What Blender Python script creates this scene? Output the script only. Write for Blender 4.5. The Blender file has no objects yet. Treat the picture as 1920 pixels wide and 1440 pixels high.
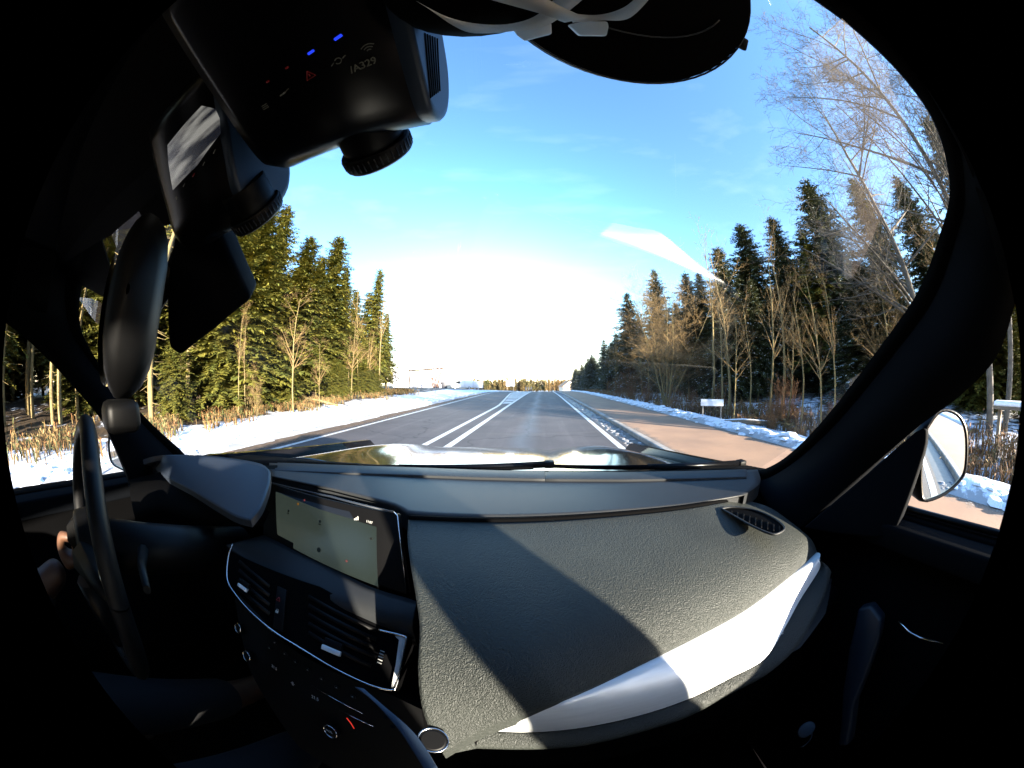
import bpy, bmesh, math, random
from mathutils import Vector, Matrix, noise
R = math.radians
sc = bpy.context.scene
C = sc.collection
random.seed(7)

# ------------------------------------------------------------------ camera, sky, sun, exposure
CAMZ = 1.42                      # camera height above the road
CAM = Vector((0, 0, CAMZ))
YAW, PITCH = R(6.0), R(-0.4)     # camera looks 6 degrees left of the road's direction
F = 550.0                        # pixels (of a 1920 wide frame) per radian: equidistant fisheye
cd = bpy.data.cameras.new('camera')
cam = bpy.data.objects.new('camera', cd); C.objects.link(cam)
cam.location = CAM
cam.rotation_euler = (R(90) + PITCH, 0, YAW)
cd.type = 'PANO'
cd.sensor_width = 36; cd.sensor_fit = 'HORIZONTAL'
cd.clip_start = 0.002; cd.clip_end = 3000
cy = cd if hasattr(cd, 'panorama_type') else cd.cycles
cy.panorama_type = 'FISHEYE_LENS_POLYNOMIAL'
cy.fisheye_fov = R(199)
cy.fisheye_polynomial_k0 = 0
cy.fisheye_polynomial_k1 = -(1920 / 36) / F
cy.fisheye_polynomial_k2 = 0; cy.fisheye_polynomial_k3 = 0; cy.fisheye_polynomial_k4 = 0
sc.camera = cam
CM = cam.rotation_euler.to_matrix()

SUN_AZ, SUN_EL = 138.0, 12.0     # clockwise from the road's direction (+Y); behind the car on the right
w = bpy.data.worlds.new('World'); sc.world = w; w.use_nodes = True
nt = w.node_tree; nt.nodes.clear()
out = nt.nodes.new('ShaderNodeOutputWorld'); bg = nt.nodes.new('ShaderNodeBackground')
sky = nt.nodes.new('ShaderNodeTexSky'); sky.sky_type = 'NISHITA'; sky.sun_disc = False
sky.sun_elevation = R(SUN_EL); sky.sun_rotation = R(SUN_AZ)
sky.air_density = 1.2; sky.dust_density = 0.4; sky.ozone_density = 2.5
hs = nt.nodes.new('ShaderNodeHueSaturation'); hs.inputs['Saturation'].default_value = 1.15
nt.links.new(sky.outputs[0], hs.inputs['Color'])
# the bright milky air low over the horizon ahead and a few thin high clouds: part of the sky itself
tc = nt.nodes.new('ShaderNodeTexCoord')
def wmath(op, a, b=None, c=None):
    n = nt.nodes.new('ShaderNodeMath'); n.operation = op
    for i, v in enumerate((a, b, c)):
        if v is None: continue
        if isinstance(v, (int, float)): n.inputs[i].default_value = v
        else: nt.links.new(v, n.inputs[i])
    return n.outputs[0]
nrm = nt.nodes.new('ShaderNodeVectorMath'); nrm.operation = 'NORMALIZE'; nt.links.new(tc.outputs['Generated'], nrm.inputs[0])
dt = nt.nodes.new('ShaderNodeVectorMath'); dt.operation = 'DOT_PRODUCT'
nt.links.new(nrm.outputs[0], dt.inputs[0])
dt.inputs[1].default_value = Vector((-.17, 1, .0)).normalized()
sp = nt.nodes.new('ShaderNodeSeparateXYZ'); nt.links.new(nrm.outputs[0], sp.inputs[0])
gd = wmath('MULTIPLY', wmath('MAXIMUM', dt.outputs['Value'], 0), wmath('POWER', wmath('SUBTRACT', 1.0, wmath('ABSOLUTE', sp.outputs['Z'])), .17))
hz = wmath('POWER', wmath('SUBTRACT', 1.0, wmath('ABSOLUTE', sp.outputs['Z'])), 7.0)
mp = nt.nodes.new('ShaderNodeMapping'); mp.inputs['Scale'].default_value = (1.2, 4.0, 9.0)
nt.links.new(nrm.outputs[0], mp.inputs[0])
cn = nt.nodes.new('ShaderNodeTexNoise'); cn.inputs['Scale'].default_value = 2.2; cn.inputs['Detail'].default_value = 5
nt.links.new(mp.outputs[0], cn.inputs['Vector'])
cl = wmath('MULTIPLY', wmath('MAXIMUM', wmath('SUBTRACT', cn.outputs[0], 0.55), 0.0), 0.8)
mx = nt.nodes.new('ShaderNodeVectorMath'); mx.operation = 'MULTIPLY_ADD'
cmb = nt.nodes.new('ShaderNodeCombineXYZ')
for i, (pw, am, hm) in enumerate(((13.0, 6.0, 1.0), (6.5, 3.9, 1.3), (4.3, 2.7, 1.5))):
    nt.links.new(wmath('ADD', wmath('ADD', wmath('MULTIPLY', wmath('POWER', gd, pw), am), wmath('MULTIPLY', hz, hm)), cl), cmb.inputs[i])
nt.links.new(cmb.outputs[0], mx.inputs[0]); mx.inputs[1].default_value = (1, 1, 1)
tn = nt.nodes.new('ShaderNodeVectorMath'); tn.operation = 'MULTIPLY'; nt.links.new(hs.outputs[0], tn.inputs[0]); tn.inputs[1].default_value = (1.15, 1.10, 1.22)
nt.links.new(tn.outputs[0], mx.inputs[2])
nt.links.new(mx.outputs[0], bg.inputs['Color'])
bg.inputs['Strength'].default_value = 0.11
nt.links.new(bg.outputs[0], out.inputs[0])

sd = bpy.data.lights.new('sun', 'SUN'); sd.energy = 5.0; sd.angle = R(0.5); sd.color = (1.0, 0.90, 0.74)
so = bpy.data.objects.new('sun', sd); C.objects.link(so)
TOSUN = Vector((math.sin(R(SUN_AZ)) * math.cos(R(SUN_EL)), math.cos(R(SUN_AZ)) * math.cos(R(SUN_EL)), math.sin(R(SUN_EL))))
so.rotation_euler = TOSUN.to_track_quat('Z', 'Y').to_euler(); so.location = (20, -20, 12)

sc.render.engine = 'CYCLES'
sc.view_settings.view_transform = 'Standard'; sc.view_settings.look = 'None'
sc.view_settings.exposure = 2.65; sc.view_settings.gamma = 1.0
sc.cycles.max_bounces = 7; sc.cycles.diffuse_bounces = 2; sc.cycles.glossy_bounces = 3
sc.cycles.transparent_max_bounces = 12; sc.cycles.transmission_bounces = 4
sc.cycles.caustics_reflective = False; sc.cycles.caustics_refractive = False
sc.cycles.use_denoising = True

# ------------------------------------------------------------------ helpers
def ray(px, py, rot=None):
    "world direction seen at a pixel of the 1920x1440 photograph"
    dx, dy = px - 960, 720 - py
    r = math.hypot(dx, dy)
    if r < 1e-6: v = Vector((0, 0, -1))
    else:
        t = r / F
        v = Vector((math.sin(t) * dx / r, math.sin(t) * dy / r, -math.cos(t)))
    return CM @ v

CARYAW = R(4.0)
CAR = Matrix.Rotation(CARYAW, 3, 'Z')       # car frame -> world, about the camera's foot
CARI = CAR.inverted()
def cp(px, py, s=None, x=None, y=None, z=None):
    "a point of the car's own frame (origin on the road below the lens): real place, measured through the photograph"
    d = CARI @ ray(px, py)
    if s is None:
        if z is not None: s = (z) / d.z
        elif x is not None: s = x / d.x
        elif y is not None: s = y / d.y
    return CAMC + d * s
CAMC = Vector((0, 0, CAMZ))
class Plane:
    def __init__(s, a, b, c):
        s.o = a; s.n = (b - a).cross(c - a).normalized()
        if s.n.dot(CAMC - a) < 0: s.n = -s.n
    def hit(s, px, py, h=0.0):
        d = CARI @ ray(px, py)
        o = s.o + s.n * h
        return CAMC + d * ((o - CAMC).dot(s.n) / d.dot(s.n))

def newmat(name): 
    m = bpy.data.materials.new(name); m.use_nodes = True
    return m, m.node_tree, m.node_tree.nodes['Principled BSDF']
def mat(name, col, rough=0.6, metal=0.0, var=0.15, scale=6.0, bump=0.0, bscale=40.0, bdist=0.01, spec=0.5, coat=0.0, bump_kind='noise', detail=4, col2=None, aniso=None, sheen=0):
    m, t, b = newmat(name)
    N = t.nodes; L = t.links
    tcn = N.new('ShaderNodeTexCoord')
    no = N.new('ShaderNodeTexNoise'); no.inputs['Scale'].default_value = scale; no.inputs['Detail'].default_value = detail
    mpn = N.new('ShaderNodeMapping'); L.new(tcn.outputs['Object'], mpn.inputs[0])
    if aniso: mpn.inputs['Scale'].default_value = aniso
    L.new(mpn.outputs[0], no.inputs['Vector'])
    cr = N.new('ShaderNodeValToRGB')
    c2 = col2 or tuple(c * (1 - var) for c in col); c1 = col if col2 else tuple(min(1, c * (1 + var)) for c in col)
    cr.color_ramp.elements[0].position = .35; cr.color_ramp.elements[1].position = .65
    cr.color_ramp.elements[0].color = (*c2, 1); cr.color_ramp.elements[1].color = (*c1, 1)
    L.new(no.outputs[0], cr.inputs[0]); L.new(cr.outputs[0], b.inputs['Base Color'])
    b.inputs['Roughness'].default_value = rough; b.inputs['Metallic'].default_value = metal
    b.inputs['Specular IOR Level'].default_value = spec; b.inputs['Coat Weight'].default_value = coat
    b.inputs['Coat Roughness'].default_value = 0.03
    if bump:
        bn = N.new('ShaderNodeBump'); bn.inputs['Strength'].default_value = bump; bn.inputs['Distance'].default_value = bdist
        if bump_kind == 'leather':
            v = N.new('ShaderNodeTexVoronoi'); v.feature = 'F1'; v.inputs['Scale'].default_value = bscale
            n2 = N.new('ShaderNodeTexNoise'); n2.inputs['Scale'].default_value = bscale * .6
            mm = N.new('ShaderNodeMixRGB'); mm.inputs[0].default_value = .012
            L.new(tcn.outputs['Object'], mm.inputs[1]); L.new(n2.outputs['Color'], mm.inputs[2]); L.new(tcn.outputs['Object'], n2.inputs['Vector'])
            L.new(mm.outputs[0], v.inputs['Vector']); L.new(v.outputs['Distance'], bn.inputs['Height'])
            bn.invert = True
        else:
            v = N.new('ShaderNodeTexNoise'); v.inputs['Scale'].default_value = bscale; v.inputs['Detail'].default_value = 5
            L.new(tcn.outputs['Object'], v.inputs['Vector']); L.new(v.outputs[0], bn.inputs['Height'])
        L.new(bn.outputs[0], b.inputs['Normal'])
    return m
def emis(name, col, st):
    m, t, b = newmat(name)
    b.inputs['Base Color'].default_value = (*[c * .02 for c in col], 1); b.inputs['Emission Color'].default_value = (*col, 1); b.inputs['Emission Strength'].default_value = st
    return m

class MB:
    "collects faces; build() links them as ONE mesh object"
    def __init__(s): s.v = []; s.f = []; s.m = []; s.sm = []
    def add(s, vs, fs, mi=0, smooth=False):
        o = len(s.v); s.v += [tuple(p) for p in vs]
        for f in fs: s.f.append(tuple(i + o for i in f)); s.m.append(mi); s.sm.append(smooth)
    def quad(s, a, b, c, d, mi=0): s.add((a, b, c, d), ((0, 1, 2, 3),), mi)
    def box(s, c, size, M=None, mi=0):
        x, y, z = (k / 2 for k in size); vs = [Vector((i * x, j * y, k * z)) for i in (-1, 1) for j in (-1, 1) for k in (-1, 1)]
        if M is not None: vs = [M @ p for p in vs]
        s.add([p + Vector(c) for p in vs], ((0, 1, 3, 2), (4, 6, 7, 5), (0, 4, 5, 1), (2, 3, 7, 6), (0, 2, 6, 4), (1, 5, 7, 3)), mi)
    def grid(s, rows, mi=0, smooth=True, closed=False):
        n = len(rows[0]); vs = [p for r in rows for p in r]; fs = []
        for i in range(len(rows) - 1):
            for j in range(n if closed else n - 1):
                k = (j + 1) % n
                fs.append((i * n + j, i * n + k, (i + 1) * n + k, (i + 1) * n + j))
        s.add(vs, fs, mi, smooth)
    def tube(s, pts, rad, n=8, mi=0, caps=True, flat=None):
        pts = [Vector(p) for p in pts]; rows = []
        if not hasattr(rad, '__len__'): rad = [rad] * len(pts)
        up = None
        for i, p in enumerate(pts):
            d = (pts[min(i + 1, len(pts) - 1)] - pts[max(i - 1, 0)])
            if d.length < 1e-9: d = Vector((0, 0, 1))
            d.normalize()
            if up is None: up = d.orthogonal().normalized() if flat is None else Vector(flat[0])
            u = (up - d * up.dot(d))
            if u.length < 1e-6: u = d.orthogonal()
            u.normalize(); up = u if flat is None else up
            v = d.cross(u)
            k = 1.0 if flat is None else flat[1]
            rows.append([p + (u * math.cos(a) * k + v * math.sin(a)) * rad[i] for a in (2 * math.pi * j / n for j in range(n))])
        s.grid(rows, mi, True, True)
        if caps:
            s.add(rows[0], (tuple(reversed(range(n))),), mi); s.add(rows[-1], (tuple(range(n)),), mi)
    def prism(s, poly, off, mi=0):
        "closed polygon extruded by the vector off"
        n = len(poly); a = [Vector(p) for p in poly]; b = [p + Vector(off) for p in a]
        s.add(a + b, [tuple(range(n)), tuple(range(2 * n - 1, n - 1, -1))] + [(i, i + n, (i + 1) % n + n, (i + 1) % n) for i in range(n)], mi)
    def strip(s, A, B, th, mi=0, smooth=True):
        "solid ribbon between two polylines, thickened by vectors th (one, or one per point)"
        n = len(A); T = th if isinstance(th, list) else [th] * n
        A = [Vector(p) for p in A]; B = [Vector(p) for p in B]
        s.grid([A, B], mi, smooth); s.grid([[B[i] + T[i] for i in range(n)], [A[i] + T[i] for i in range(n)]], mi, smooth)
        s.grid([B, [B[i] + T[i] for i in range(n)]], mi, smooth); s.grid([[A[i] + T[i] for i in range(n)], A], mi, smooth)
        for i in (0, n - 1): s.quad(A[i], B[i], B[i] + T[i], A[i] + T[i], mi)
    def build(s, name, mats, parent=None, bevel=0, weld=True, fix=True, seg=2):
        me = bpy.data.meshes.new(name); me.from_pydata(s.v, [], s.f)
        for m in (mats if isinstance(mats, (list, tuple)) else [mats]): me.materials.append(m)
        me.polygons.foreach_set('material_index', s.m); me.polygons.foreach_set('use_smooth', s.sm)
        if weld or bevel:
            bm = bmesh.new(); bm.from_mesh(me)
            if weld: bmesh.ops.remove_doubles(bm, verts=bm.verts, dist=1e-5)
            if fix: bmesh.ops.recalc_face_normals(bm, faces=bm.faces)
            if bevel:
                es = [e for e in bm.edges if len(e.link_faces) == 2 and e.calc_face_angle(0) > .5]
                bmesh.ops.bevel(bm, geom=es, offset=bevel, segments=seg, profile=.5, affect='EDGES', clamp_overlap=True)
                for f in bm.faces: f.smooth = True
            bm.to_mesh(me); bm.free()
        if bevel: me.set_sharp_from_angle(angle=R(50))
        o = bpy.data.objects.new(name, me); C.objects.link(o)
        if parent: o.parent = parent
        return o
def empty(name, loc=(0, 0, 0), rz=0):
    o = bpy.data.objects.new(name, None); C.objects.link(o); o.location = loc; o.rotation_euler = (0, 0, rz); o.empty_display_size = .1
    return o
def tag(o, label=None, cat=None, group=None, kind=None):
    for k, v in (('label', label), ('category', cat), ('group', group), ('kind', kind)):
        if v: o[k] = v
    return o
def copy_tree(o, parent=None, only=None):
    c = o.copy(); C.objects.link(c)
    if parent: c.parent = parent
    for ch in list(o.children): copy_tree(ch, c)
    return c
def lerp(a, b, t): return a + (b - a) * t
def poly_at(P, t):
    "point at fraction t along a polyline of tuples"
    ds = [0]
    for a, b in zip(P, P[1:]): ds.append(ds[-1] + math.dist(a[:2], b[:2]))
    x = t * ds[-1]
    for i in range(len(P) - 1):
        if x <= ds[i + 1] or i == len(P) - 2:
            k = (x - ds[i]) / max(1e-9, ds[i + 1] - ds[i]); return tuple(lerp(p, q, k) for p, q in zip(P[i], P[i + 1]))
def smooth_poly(P, n):
    "catmull-rom through tuples, n points"
    out = []; m = len(P) - 1
    for i in range(n):
        t = i / (n - 1) * m; k = min(int(t), m - 1); u = t - k
        p0, p1, p2, p3 = P[max(k - 1, 0)], P[k], P[k + 1], P[min(k + 2, m)]
        out.append(tuple(.5 * ((2 * b) + (-a + c) * u + (2 * a - 5 * b + 4 * c - d) * u * u + (-a + 3 * b - 3 * c + d) * u ** 3) for a, b, c, d in zip(p0, p1, p2, p3)))
    return out
def text_mesh(name, body, size, mtx, m, parent, extrude=0.0003, align='LEFT'):
    cu = bpy.data.curves.new(name, 'FONT'); cu.body = body; cu.size = size; cu.extrude = extrude; cu.align_x = align; cu.resolution_u = 3
    to = bpy.data.objects.new(name, cu); C.objects.link(to)
    dg = bpy.context.evaluated_depsgraph_get()
    me = bpy.data.meshes.new_from_object(to.evaluated_get(dg)); bpy.data.objects.remove(to)
    me.transform(mtx); me.materials.clear(); me.materials.append(m); me.name = name
    o = bpy.data.objects.new(name, me); C.objects.link(o); o.parent = parent
    return o
def frame(o, xdir, n):
    z = n.normalized(); x = (xdir - z * xdir.dot(z)).normalized(); y = z.cross(x)
    return Matrix(((x.x, y.x, z.x, o.x), (x.y, y.y, z.y, o.y), (x.z, y.z, z.z, o.z), (0, 0, 0, 1)))
# ------------------------------------------------------------------ terrain and road
def gz(x, y):
    "road runs over a slight crest 30-60 m ahead and falls away gently behind it"
    d = y - 28
    if d <= 0: z = 0.0
    elif d < 34: z = -.5 * .034 * d * d / 34
    else: z = -.5 * .034 * 34 - .034 * (min(d, 420) - 34)
    return z
def redge(y):  # left edge line of the road
    return -(5.35 + .042 * min(max(y, 0), 40) + 0.012 * max(0, min(y - 40, 60)))
XR = 1.74       # right edge line
def fnoise(x, y, s, o=0): return noise.noise(Vector((x * s, y * s, o)))
def ground_z(x, y):
    z = gz(x, y); le = redge(y)
    if x < le - .7:                     # snowy verge and forest floor on the left
        k = min(1, (le - .7 - x) / .5); z += k * (.07 + .05 * fnoise(x, y, 1.1) + .05 * fnoise(x, y, 3.3, 4) + .02 * fnoise(x, y, 8, 2))
        if x < -11: z += min(.6, (-11 - x) * .05) + .12 * fnoise(x, y, .5, 9)
    elif x > 5.15:                      # ploughed-up snow bank, ditch, forest floor
        k = min(1, (x - 5.15) / .3); bank = math.exp(-((x - 5.75 - .25 * fnoise(0, y, .7)) / .38) ** 2)
        z += k * (.03 + .24 * bank * (.8 + .5 * fnoise(x, y, 1.9, 3)) + .04 * fnoise(x, y, 3, 1) + .03 * fnoise(x, y, 7, 5))
        if x > 7.2: z += -.25 * math.exp(-((x - 7.6) / .7) ** 2) + .14 * fnoise(x, y, .6, 8) + min(.9, max(0, x - 9) * .06)
    else: z -= .05
    return z

gm, t, b = newmat('snowy_ground'); N = t.nodes; L = t.links
tcn = N.new('ShaderNodeTexCoord'); geo = N.new('ShaderNodeNewGeometry'); sx = N.new('ShaderNodeSeparateXYZ'); L.new(geo.outputs['Position'], sx.inputs[0])
def nmath(op, a, bb=None, c=None):
    n = N.new('ShaderNodeMath'); n.operation = op
    for i, v in enumerate((a, bb, c)):
        if v is None: continue
        if isinstance(v, (int, float)): n.inputs[i].default_value = v
        else: L.new(v, n.inputs[i])
    return n.outputs[0]
def ntex(scale, detail=5, rough=.6):
    n = N.new('ShaderNodeTexNoise'); n.inputs['Scale'].default_value = scale; n.inputs['Detail'].default_value = detail; n.inputs['Roughness'].default_value = rough
    L.new(geo.outputs['Position'], n.inputs['Vector']); return n.outputs[0]
def ramp(fac, stops):
    r = N.new('ShaderNodeValToRGB'); L.new(fac, r.inputs[0]); e = r.color_ramp.elements
    while len(e) < len(stops): e.new(.5)
    for k, (p, c) in enumerate(stops): e[k].position = p; e[k].color = (*c, 1)
    return r.outputs[0]
litter = ramp(ntex(9), [(.3, (.02, .012, .006)), (.55, (.05, .03, .012)), (.75, (.10, .06, .025))])
# how far into the woods: 0 on the open verge, 1 under the trees
xx = sx.outputs['X']; yy = sx.outputs['Y']
ycl = nmath('MINIMUM', nmath('MAXIMUM', yy, -15.0), 40.0)
lf = nmath('MULTIPLY', nmath('SUBTRACT', nmath('MULTIPLY_ADD', ycl, -.13, -8.6), xx), .45)
rf = nmath('MULTIPLY', nmath('SUBTRACT', xx, 6.6), .5)
rf2 = nmath('MAXIMUM', rf, 0.0)
wood = nmath('MINIMUM', nmath('MAXIMUM', nmath('MAXIMUM', lf, rf), 0.0), 1.0)
thr = nmath('SUBTRACT', nmath('MULTIPLY_ADD', wood, .30, .27), nmath('MULTIPLY', nmath('MINIMUM', rf2, 1.0), .12))
patch = nmath('MULTIPLY_ADD', ntex(2.3, 6, .65), .6, nmath('MULTIPLY', ntex(.5, 3), .4))
snowf = nmath('MINIMUM', nmath('MAXIMUM', nmath('MULTIPLY', nmath('SUBTRACT', patch, thr), 14.0), 0.0), 1.0)
mixc = N.new('ShaderNodeMixRGB'); fs = ntex(5, 7, .7); edg = nmath('MINIMUM', nmath('ABSOLUTE', nmath('SUBTRACT', xx, 5.25)), nmath('ABSOLUTE', nmath('ADD', nmath('ADD', xx, 6.35), nmath('MULTIPLY', ycl, .042))))
dirty = nmath('MINIMUM', nmath('MAXIMUM', nmath('MULTIPLY', nmath('SUBTRACT', nmath('SUBTRACT', nmath('MULTIPLY', fs, .9), nmath('MULTIPLY', edg, .75)), .18), 5.0), 0.0), .6)
snowf = nmath('MULTIPLY', snowf, nmath('SUBTRACT', 1.0, dirty))
L.new(snowf, mixc.inputs[0]); L.new(litter, mixc.inputs[1]); mixc.inputs[2].default_value = (.84, .86, .90, 1)
L.new(mixc.outputs[0], b.inputs['Base Color']); b.inputs['Roughness'].default_value = .7
bn = N.new('ShaderNodeBump'); bn.inputs['Strength'].default_value = .6; bn.inputs['Distance'].default_value = .05; L.new(ntex(7, 6), bn.inputs['Height']); L.new(bn.outputs[0], b.inputs['Normal'])

def lines(segs):
    out = []
    for a, bb, st in segs:
        x = a
        while x < bb - 1e-6: out.append(x); x += st
    out.append(segs[-1][1]); return out
xs = lines([(-600, -60, 60), (-60, -20, 4), (-20, -12, .8), (-12, -5, .25), (-5, 4.8, 1.4), (4.8, 8.4, .16), (8.4, 14, .5), (14, 60, 4), (60, 600, 60)])
ys = lines([(-60, -10, 4), (-10, 16, .25), (16, 40, .6), (40, 90, 2.5), (90, 300, 15), (300, 1500, 120)])
g = MB(); g.grid([[Vector((x, y, ground_z(x, y))) for x in xs] for y in ys])
tag(g.build('ground', gm, weld=False), kind='structure')

yr = lines([(-30, 30, 1.5), (30, 70, 2), (70, 170, 10)])
def ribbon(name, f0, f1, dz, m, y0=-30, y1=170, nx=2, kind='structure'):
    g = MB(); rows = []
    for y in yr:
        if y < y0 or y > y1: continue
        a, bb = f0(y), f1(y); rows.append([Vector((lerp(a, bb, i / nx), y, gz(0, y) + dz)) for i in range(nx + 1)])
    g.grid(rows); o = g.build(name, m, weld=False)
    if kind: tag(o, kind=kind)
    return o
am, t, b = newmat('asphalt'); N = t.nodes; L = t.links
geo = N.new('ShaderNodeNewGeometry'); sx = N.new('ShaderNodeSeparateXYZ'); L.new(geo.outputs['Position'], sx.inputs[0])
base0 = ramp(ntex(.8, 6), [(.3, (.058, .051, .054)), (.7, (.092, .080, .083))])
trk = nmath('MULTIPLY_ADD', nmath('COSINE', nmath('MULTIPLY', nmath('SUBTRACT', sx.outputs['X'], .62), 3.65)), .06, 1.0)
mps = N.new('ShaderNodeMapping'); mps.inputs['Scale'].default_value = (2.2, .12, 1); L.new(geo.outputs['Position'], mps.inputs[0])
stn = N.new('ShaderNodeTexNoise'); stn.inputs['Scale'].default_value = 1.5; stn.inputs['Detail'].default_value = 6; L.new(mps.outputs[0], stn.inputs['Vector'])
salt = nmath('MULTIPLY', nmath('MAXIMUM', nmath('SUBTRACT', stn.outputs[0], .50), 0.0), 3.2)
vc = N.new('ShaderNodeTexVoronoi'); vc.feature = 'DISTANCE_TO_EDGE'; vc.inputs['Scale'].default_value = .22
wn = N.new('ShaderNodeTexNoise'); wn.inputs['Scale'].default_value = 1.3; wn.inputs['Detail'].default_value = 6; L.new(geo.outputs['Position'], wn.inputs['Vector'])
wa = N.new('ShaderNodeMixRGB'); wa.blend_type = 'ADD'; wa.inputs[0].default_value = 1.4; L.new(geo.outputs['Position'], wa.inputs[1]); L.new(wn.outputs['Color'], wa.inputs[2]); L.new(wa.outputs[0], vc.inputs['Vector'])
crk = nmath('MINIMUM', nmath('MULTIPLY_ADD', vc.outputs['Distance'], 60.0, .45), 1.0)
mulv = nmath('MULTIPLY', nmath('MULTIPLY', trk, crk), nmath('ADD', 1.0, nmath('MULTIPLY', salt, .4)))
bm_ = N.new('ShaderNodeVectorMath'); bm_.operation = 'SCALE'; L.new(base0, bm_.inputs[0]); L.new(mulv, bm_.inputs['Scale']); base = bm_.outputs[0]
fine = ramp(ntex(60, 3), [(.35, (.75, .75, .75)), (.65, (1.2, 1.2, 1.2))])
mm = N.new('ShaderNodeMixRGB'); mm.blend_type = 'MULTIPLY'; mm.inputs[0].default_value = 1; L.new(base, mm.inputs[1]); L.new(fine, mm.inputs[2])
# damp, salted wheel track: a polished streak in the lane
wob = nmath('MULTIPLY', nmath('SUBTRACT', ntex(.25, 3), .5), .9)
tr = nmath('ABSOLUTE', nmath('SUBTRACT', nmath('ADD', sx.outputs['X'], wob), -.45))
trf = nmath('MAXIMUM', nmath('SUBTRACT', 1.0, nmath('MULTIPLY', tr, 2.4)), 0.0)
m2 = N.new('ShaderNodeMixRGB'); L.new(nmath('MULTIPLY', trf, .24), m2.inputs[0]); L.new(mm.outputs[0], m2.inputs[1]); m2.inputs[2].default_value = (.12, .15, .20, 1)
L.new(m2.outputs[0], b.inputs['Base Color'])
L.new(nmath('SUBTRACT', .80, nmath('MULTIPLY', trf, .15)), b.inputs['Roughness'])
bn = N.new('ShaderNodeBump'); bn.inputs['Strength'].default_value = .25; bn.inputs['Distance'].default_value = .01; L.new(ntex(90, 3), bn.inputs['Height']); L.new(bn.outputs[0], b.inputs['Normal'])
ribbon('road', lambda y: redge(y) - .25, lambda y: XR + .16, 0, am, nx=4)
dirt = mat('roadside_dirt', (.16, .10, .06), .9, col2=(.07, .045, .03), scale=5, bump=.6, bscale=18)
ribbon('road_shoulder', lambda y: redge(y) - .85, lambda y: redge(y) - .252, .006, dirt)
paint = mat('road_paint', (.72, .72, .70), .55, col2=(.45, .44, .42), scale=9, detail=8)
ribbon('edge_line', lambda y: redge(y) - .07, lambda y: redge(y) + .07, .004, paint, y1=110)
ribbon('edge_line', lambda y: XR - .08, lambda y: XR + .07, .004, paint, y1=110)
# no-overtaking double line that widens into a hatched island
def isl(y): return -2.62 if y < 17.5 else max(-2.62 - (y - 17.5) * .075, -4.2)
def isr(y): return -2.05 if y < 18 else -2.05 + min(.15, (y - 18) * .006)
ribbon('lane_line', lambda y: isl(y) - .075, lambda y: isl(y) + .075, .004, paint, y1=60)
ribbon('lane_line', lambda y: isr(y) - .085, lambda y: isr(y) + .085, .004, paint, y1=110)
g = MB()
y = 19.0
while y < 58:
    a0, a1 = isl(y) + .08, isr(y) - .09; sk = (a1 - a0) * .5
    g.add([(a0, y, gz(0, y) + .0045), (a1, y + sk, gz(0, y + sk) + .0045), (a1, y + sk + 1.25, gz(0, y + sk + 1.25) + .0045), (a0, y + 1.25, gz(0, y + 1.25) + .0045)], [(0, 1, 2, 3)])
    y += 2.1
tag(g.build('hatched_marking', paint, weld=False), kind='structure')
# right side: gutter full of crusted snow, kerb, reddish foot and cycle path
kerbm = mat('kerb_stone', (.30, .27, .24), .8, var=.3, scale=3, bump=.4, bscale=30)
g = MB(); rows = []
for y in yr:
    z = gz(0, y); rows.append([Vector((2.42, y, z - .04)), Vector((2.42, y, z + .085)), Vector((2.45, y, z + .10)), Vector((2.58, y, z + .10)), Vector((2.58, y, z + .05))])
g.grid(rows, smooth=False); tag(g.build('kerb', kerbm, weld=False), kind='structure')
pathm = mat('path_surface', (.38, .225, .135), .85, col2=(.29, .175, .11), scale=.9, bump=.3, bscale=60, bdist=.005, detail=8)
t = pathm.node_tree; N = t.nodes; L = t.links; geo = N.new('ShaderNodeNewGeometry'); sx = N.new('ShaderNodeSeparateXYZ'); L.new(geo.outputs['Position'], sx.inputs[0])
b = N['Principled BSDF']; src = b.inputs['Base Color'].links[0].from_socket
edge_ = nmath('ABSOLUTE', nmath('SUBTRACT', sx.outputs['X'], 3.92)); gv = nmath('MINIMUM', nmath('MAXIMUM', nmath('MULTIPLY', nmath('SUBTRACT', nmath('ADD', edge_, nmath('MULTIPLY', ntex(3.0, 7, .7), 1.1)), 1.62), 4.0), 0.0), 1.0)
grit = ramp(ntex(26, 4), [(.35, (.10, .07, .05)), (.6, (.22, .17, .13)), (.75, (.7, .7, .72))])
mg = N.new('ShaderNodeMixRGB'); L.new(gv, mg.inputs[0]); L.new(src, mg.inputs[1]); L.new(grit, mg.inputs[2]); L.new(mg.outputs[0], b.inputs['Base Color'])
ribbon('footpath', lambda y: 2.58, lambda y: 5.3, .075, pathm)
wetm = mat('gutter_surface', (.07, .07, .075), .5, col2=(.03, .03, .035), scale=6)
ribbon('gutter', lambda y: XR + .162, lambda y: 2.418, -.012, wetm)
snowm = mat('crusted_snow', (.80, .83, .88), .75, var=.08, scale=8, bump=.7, bscale=25, bdist=.03)
dsnow = mat('dirty_snow', (.42, .42, .44), .85, col2=(.08, .07, .07), scale=7, bump=.8, bscale=25, bdist=.03, detail=8)
g = MB(); rnd = random.Random(3)
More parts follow.
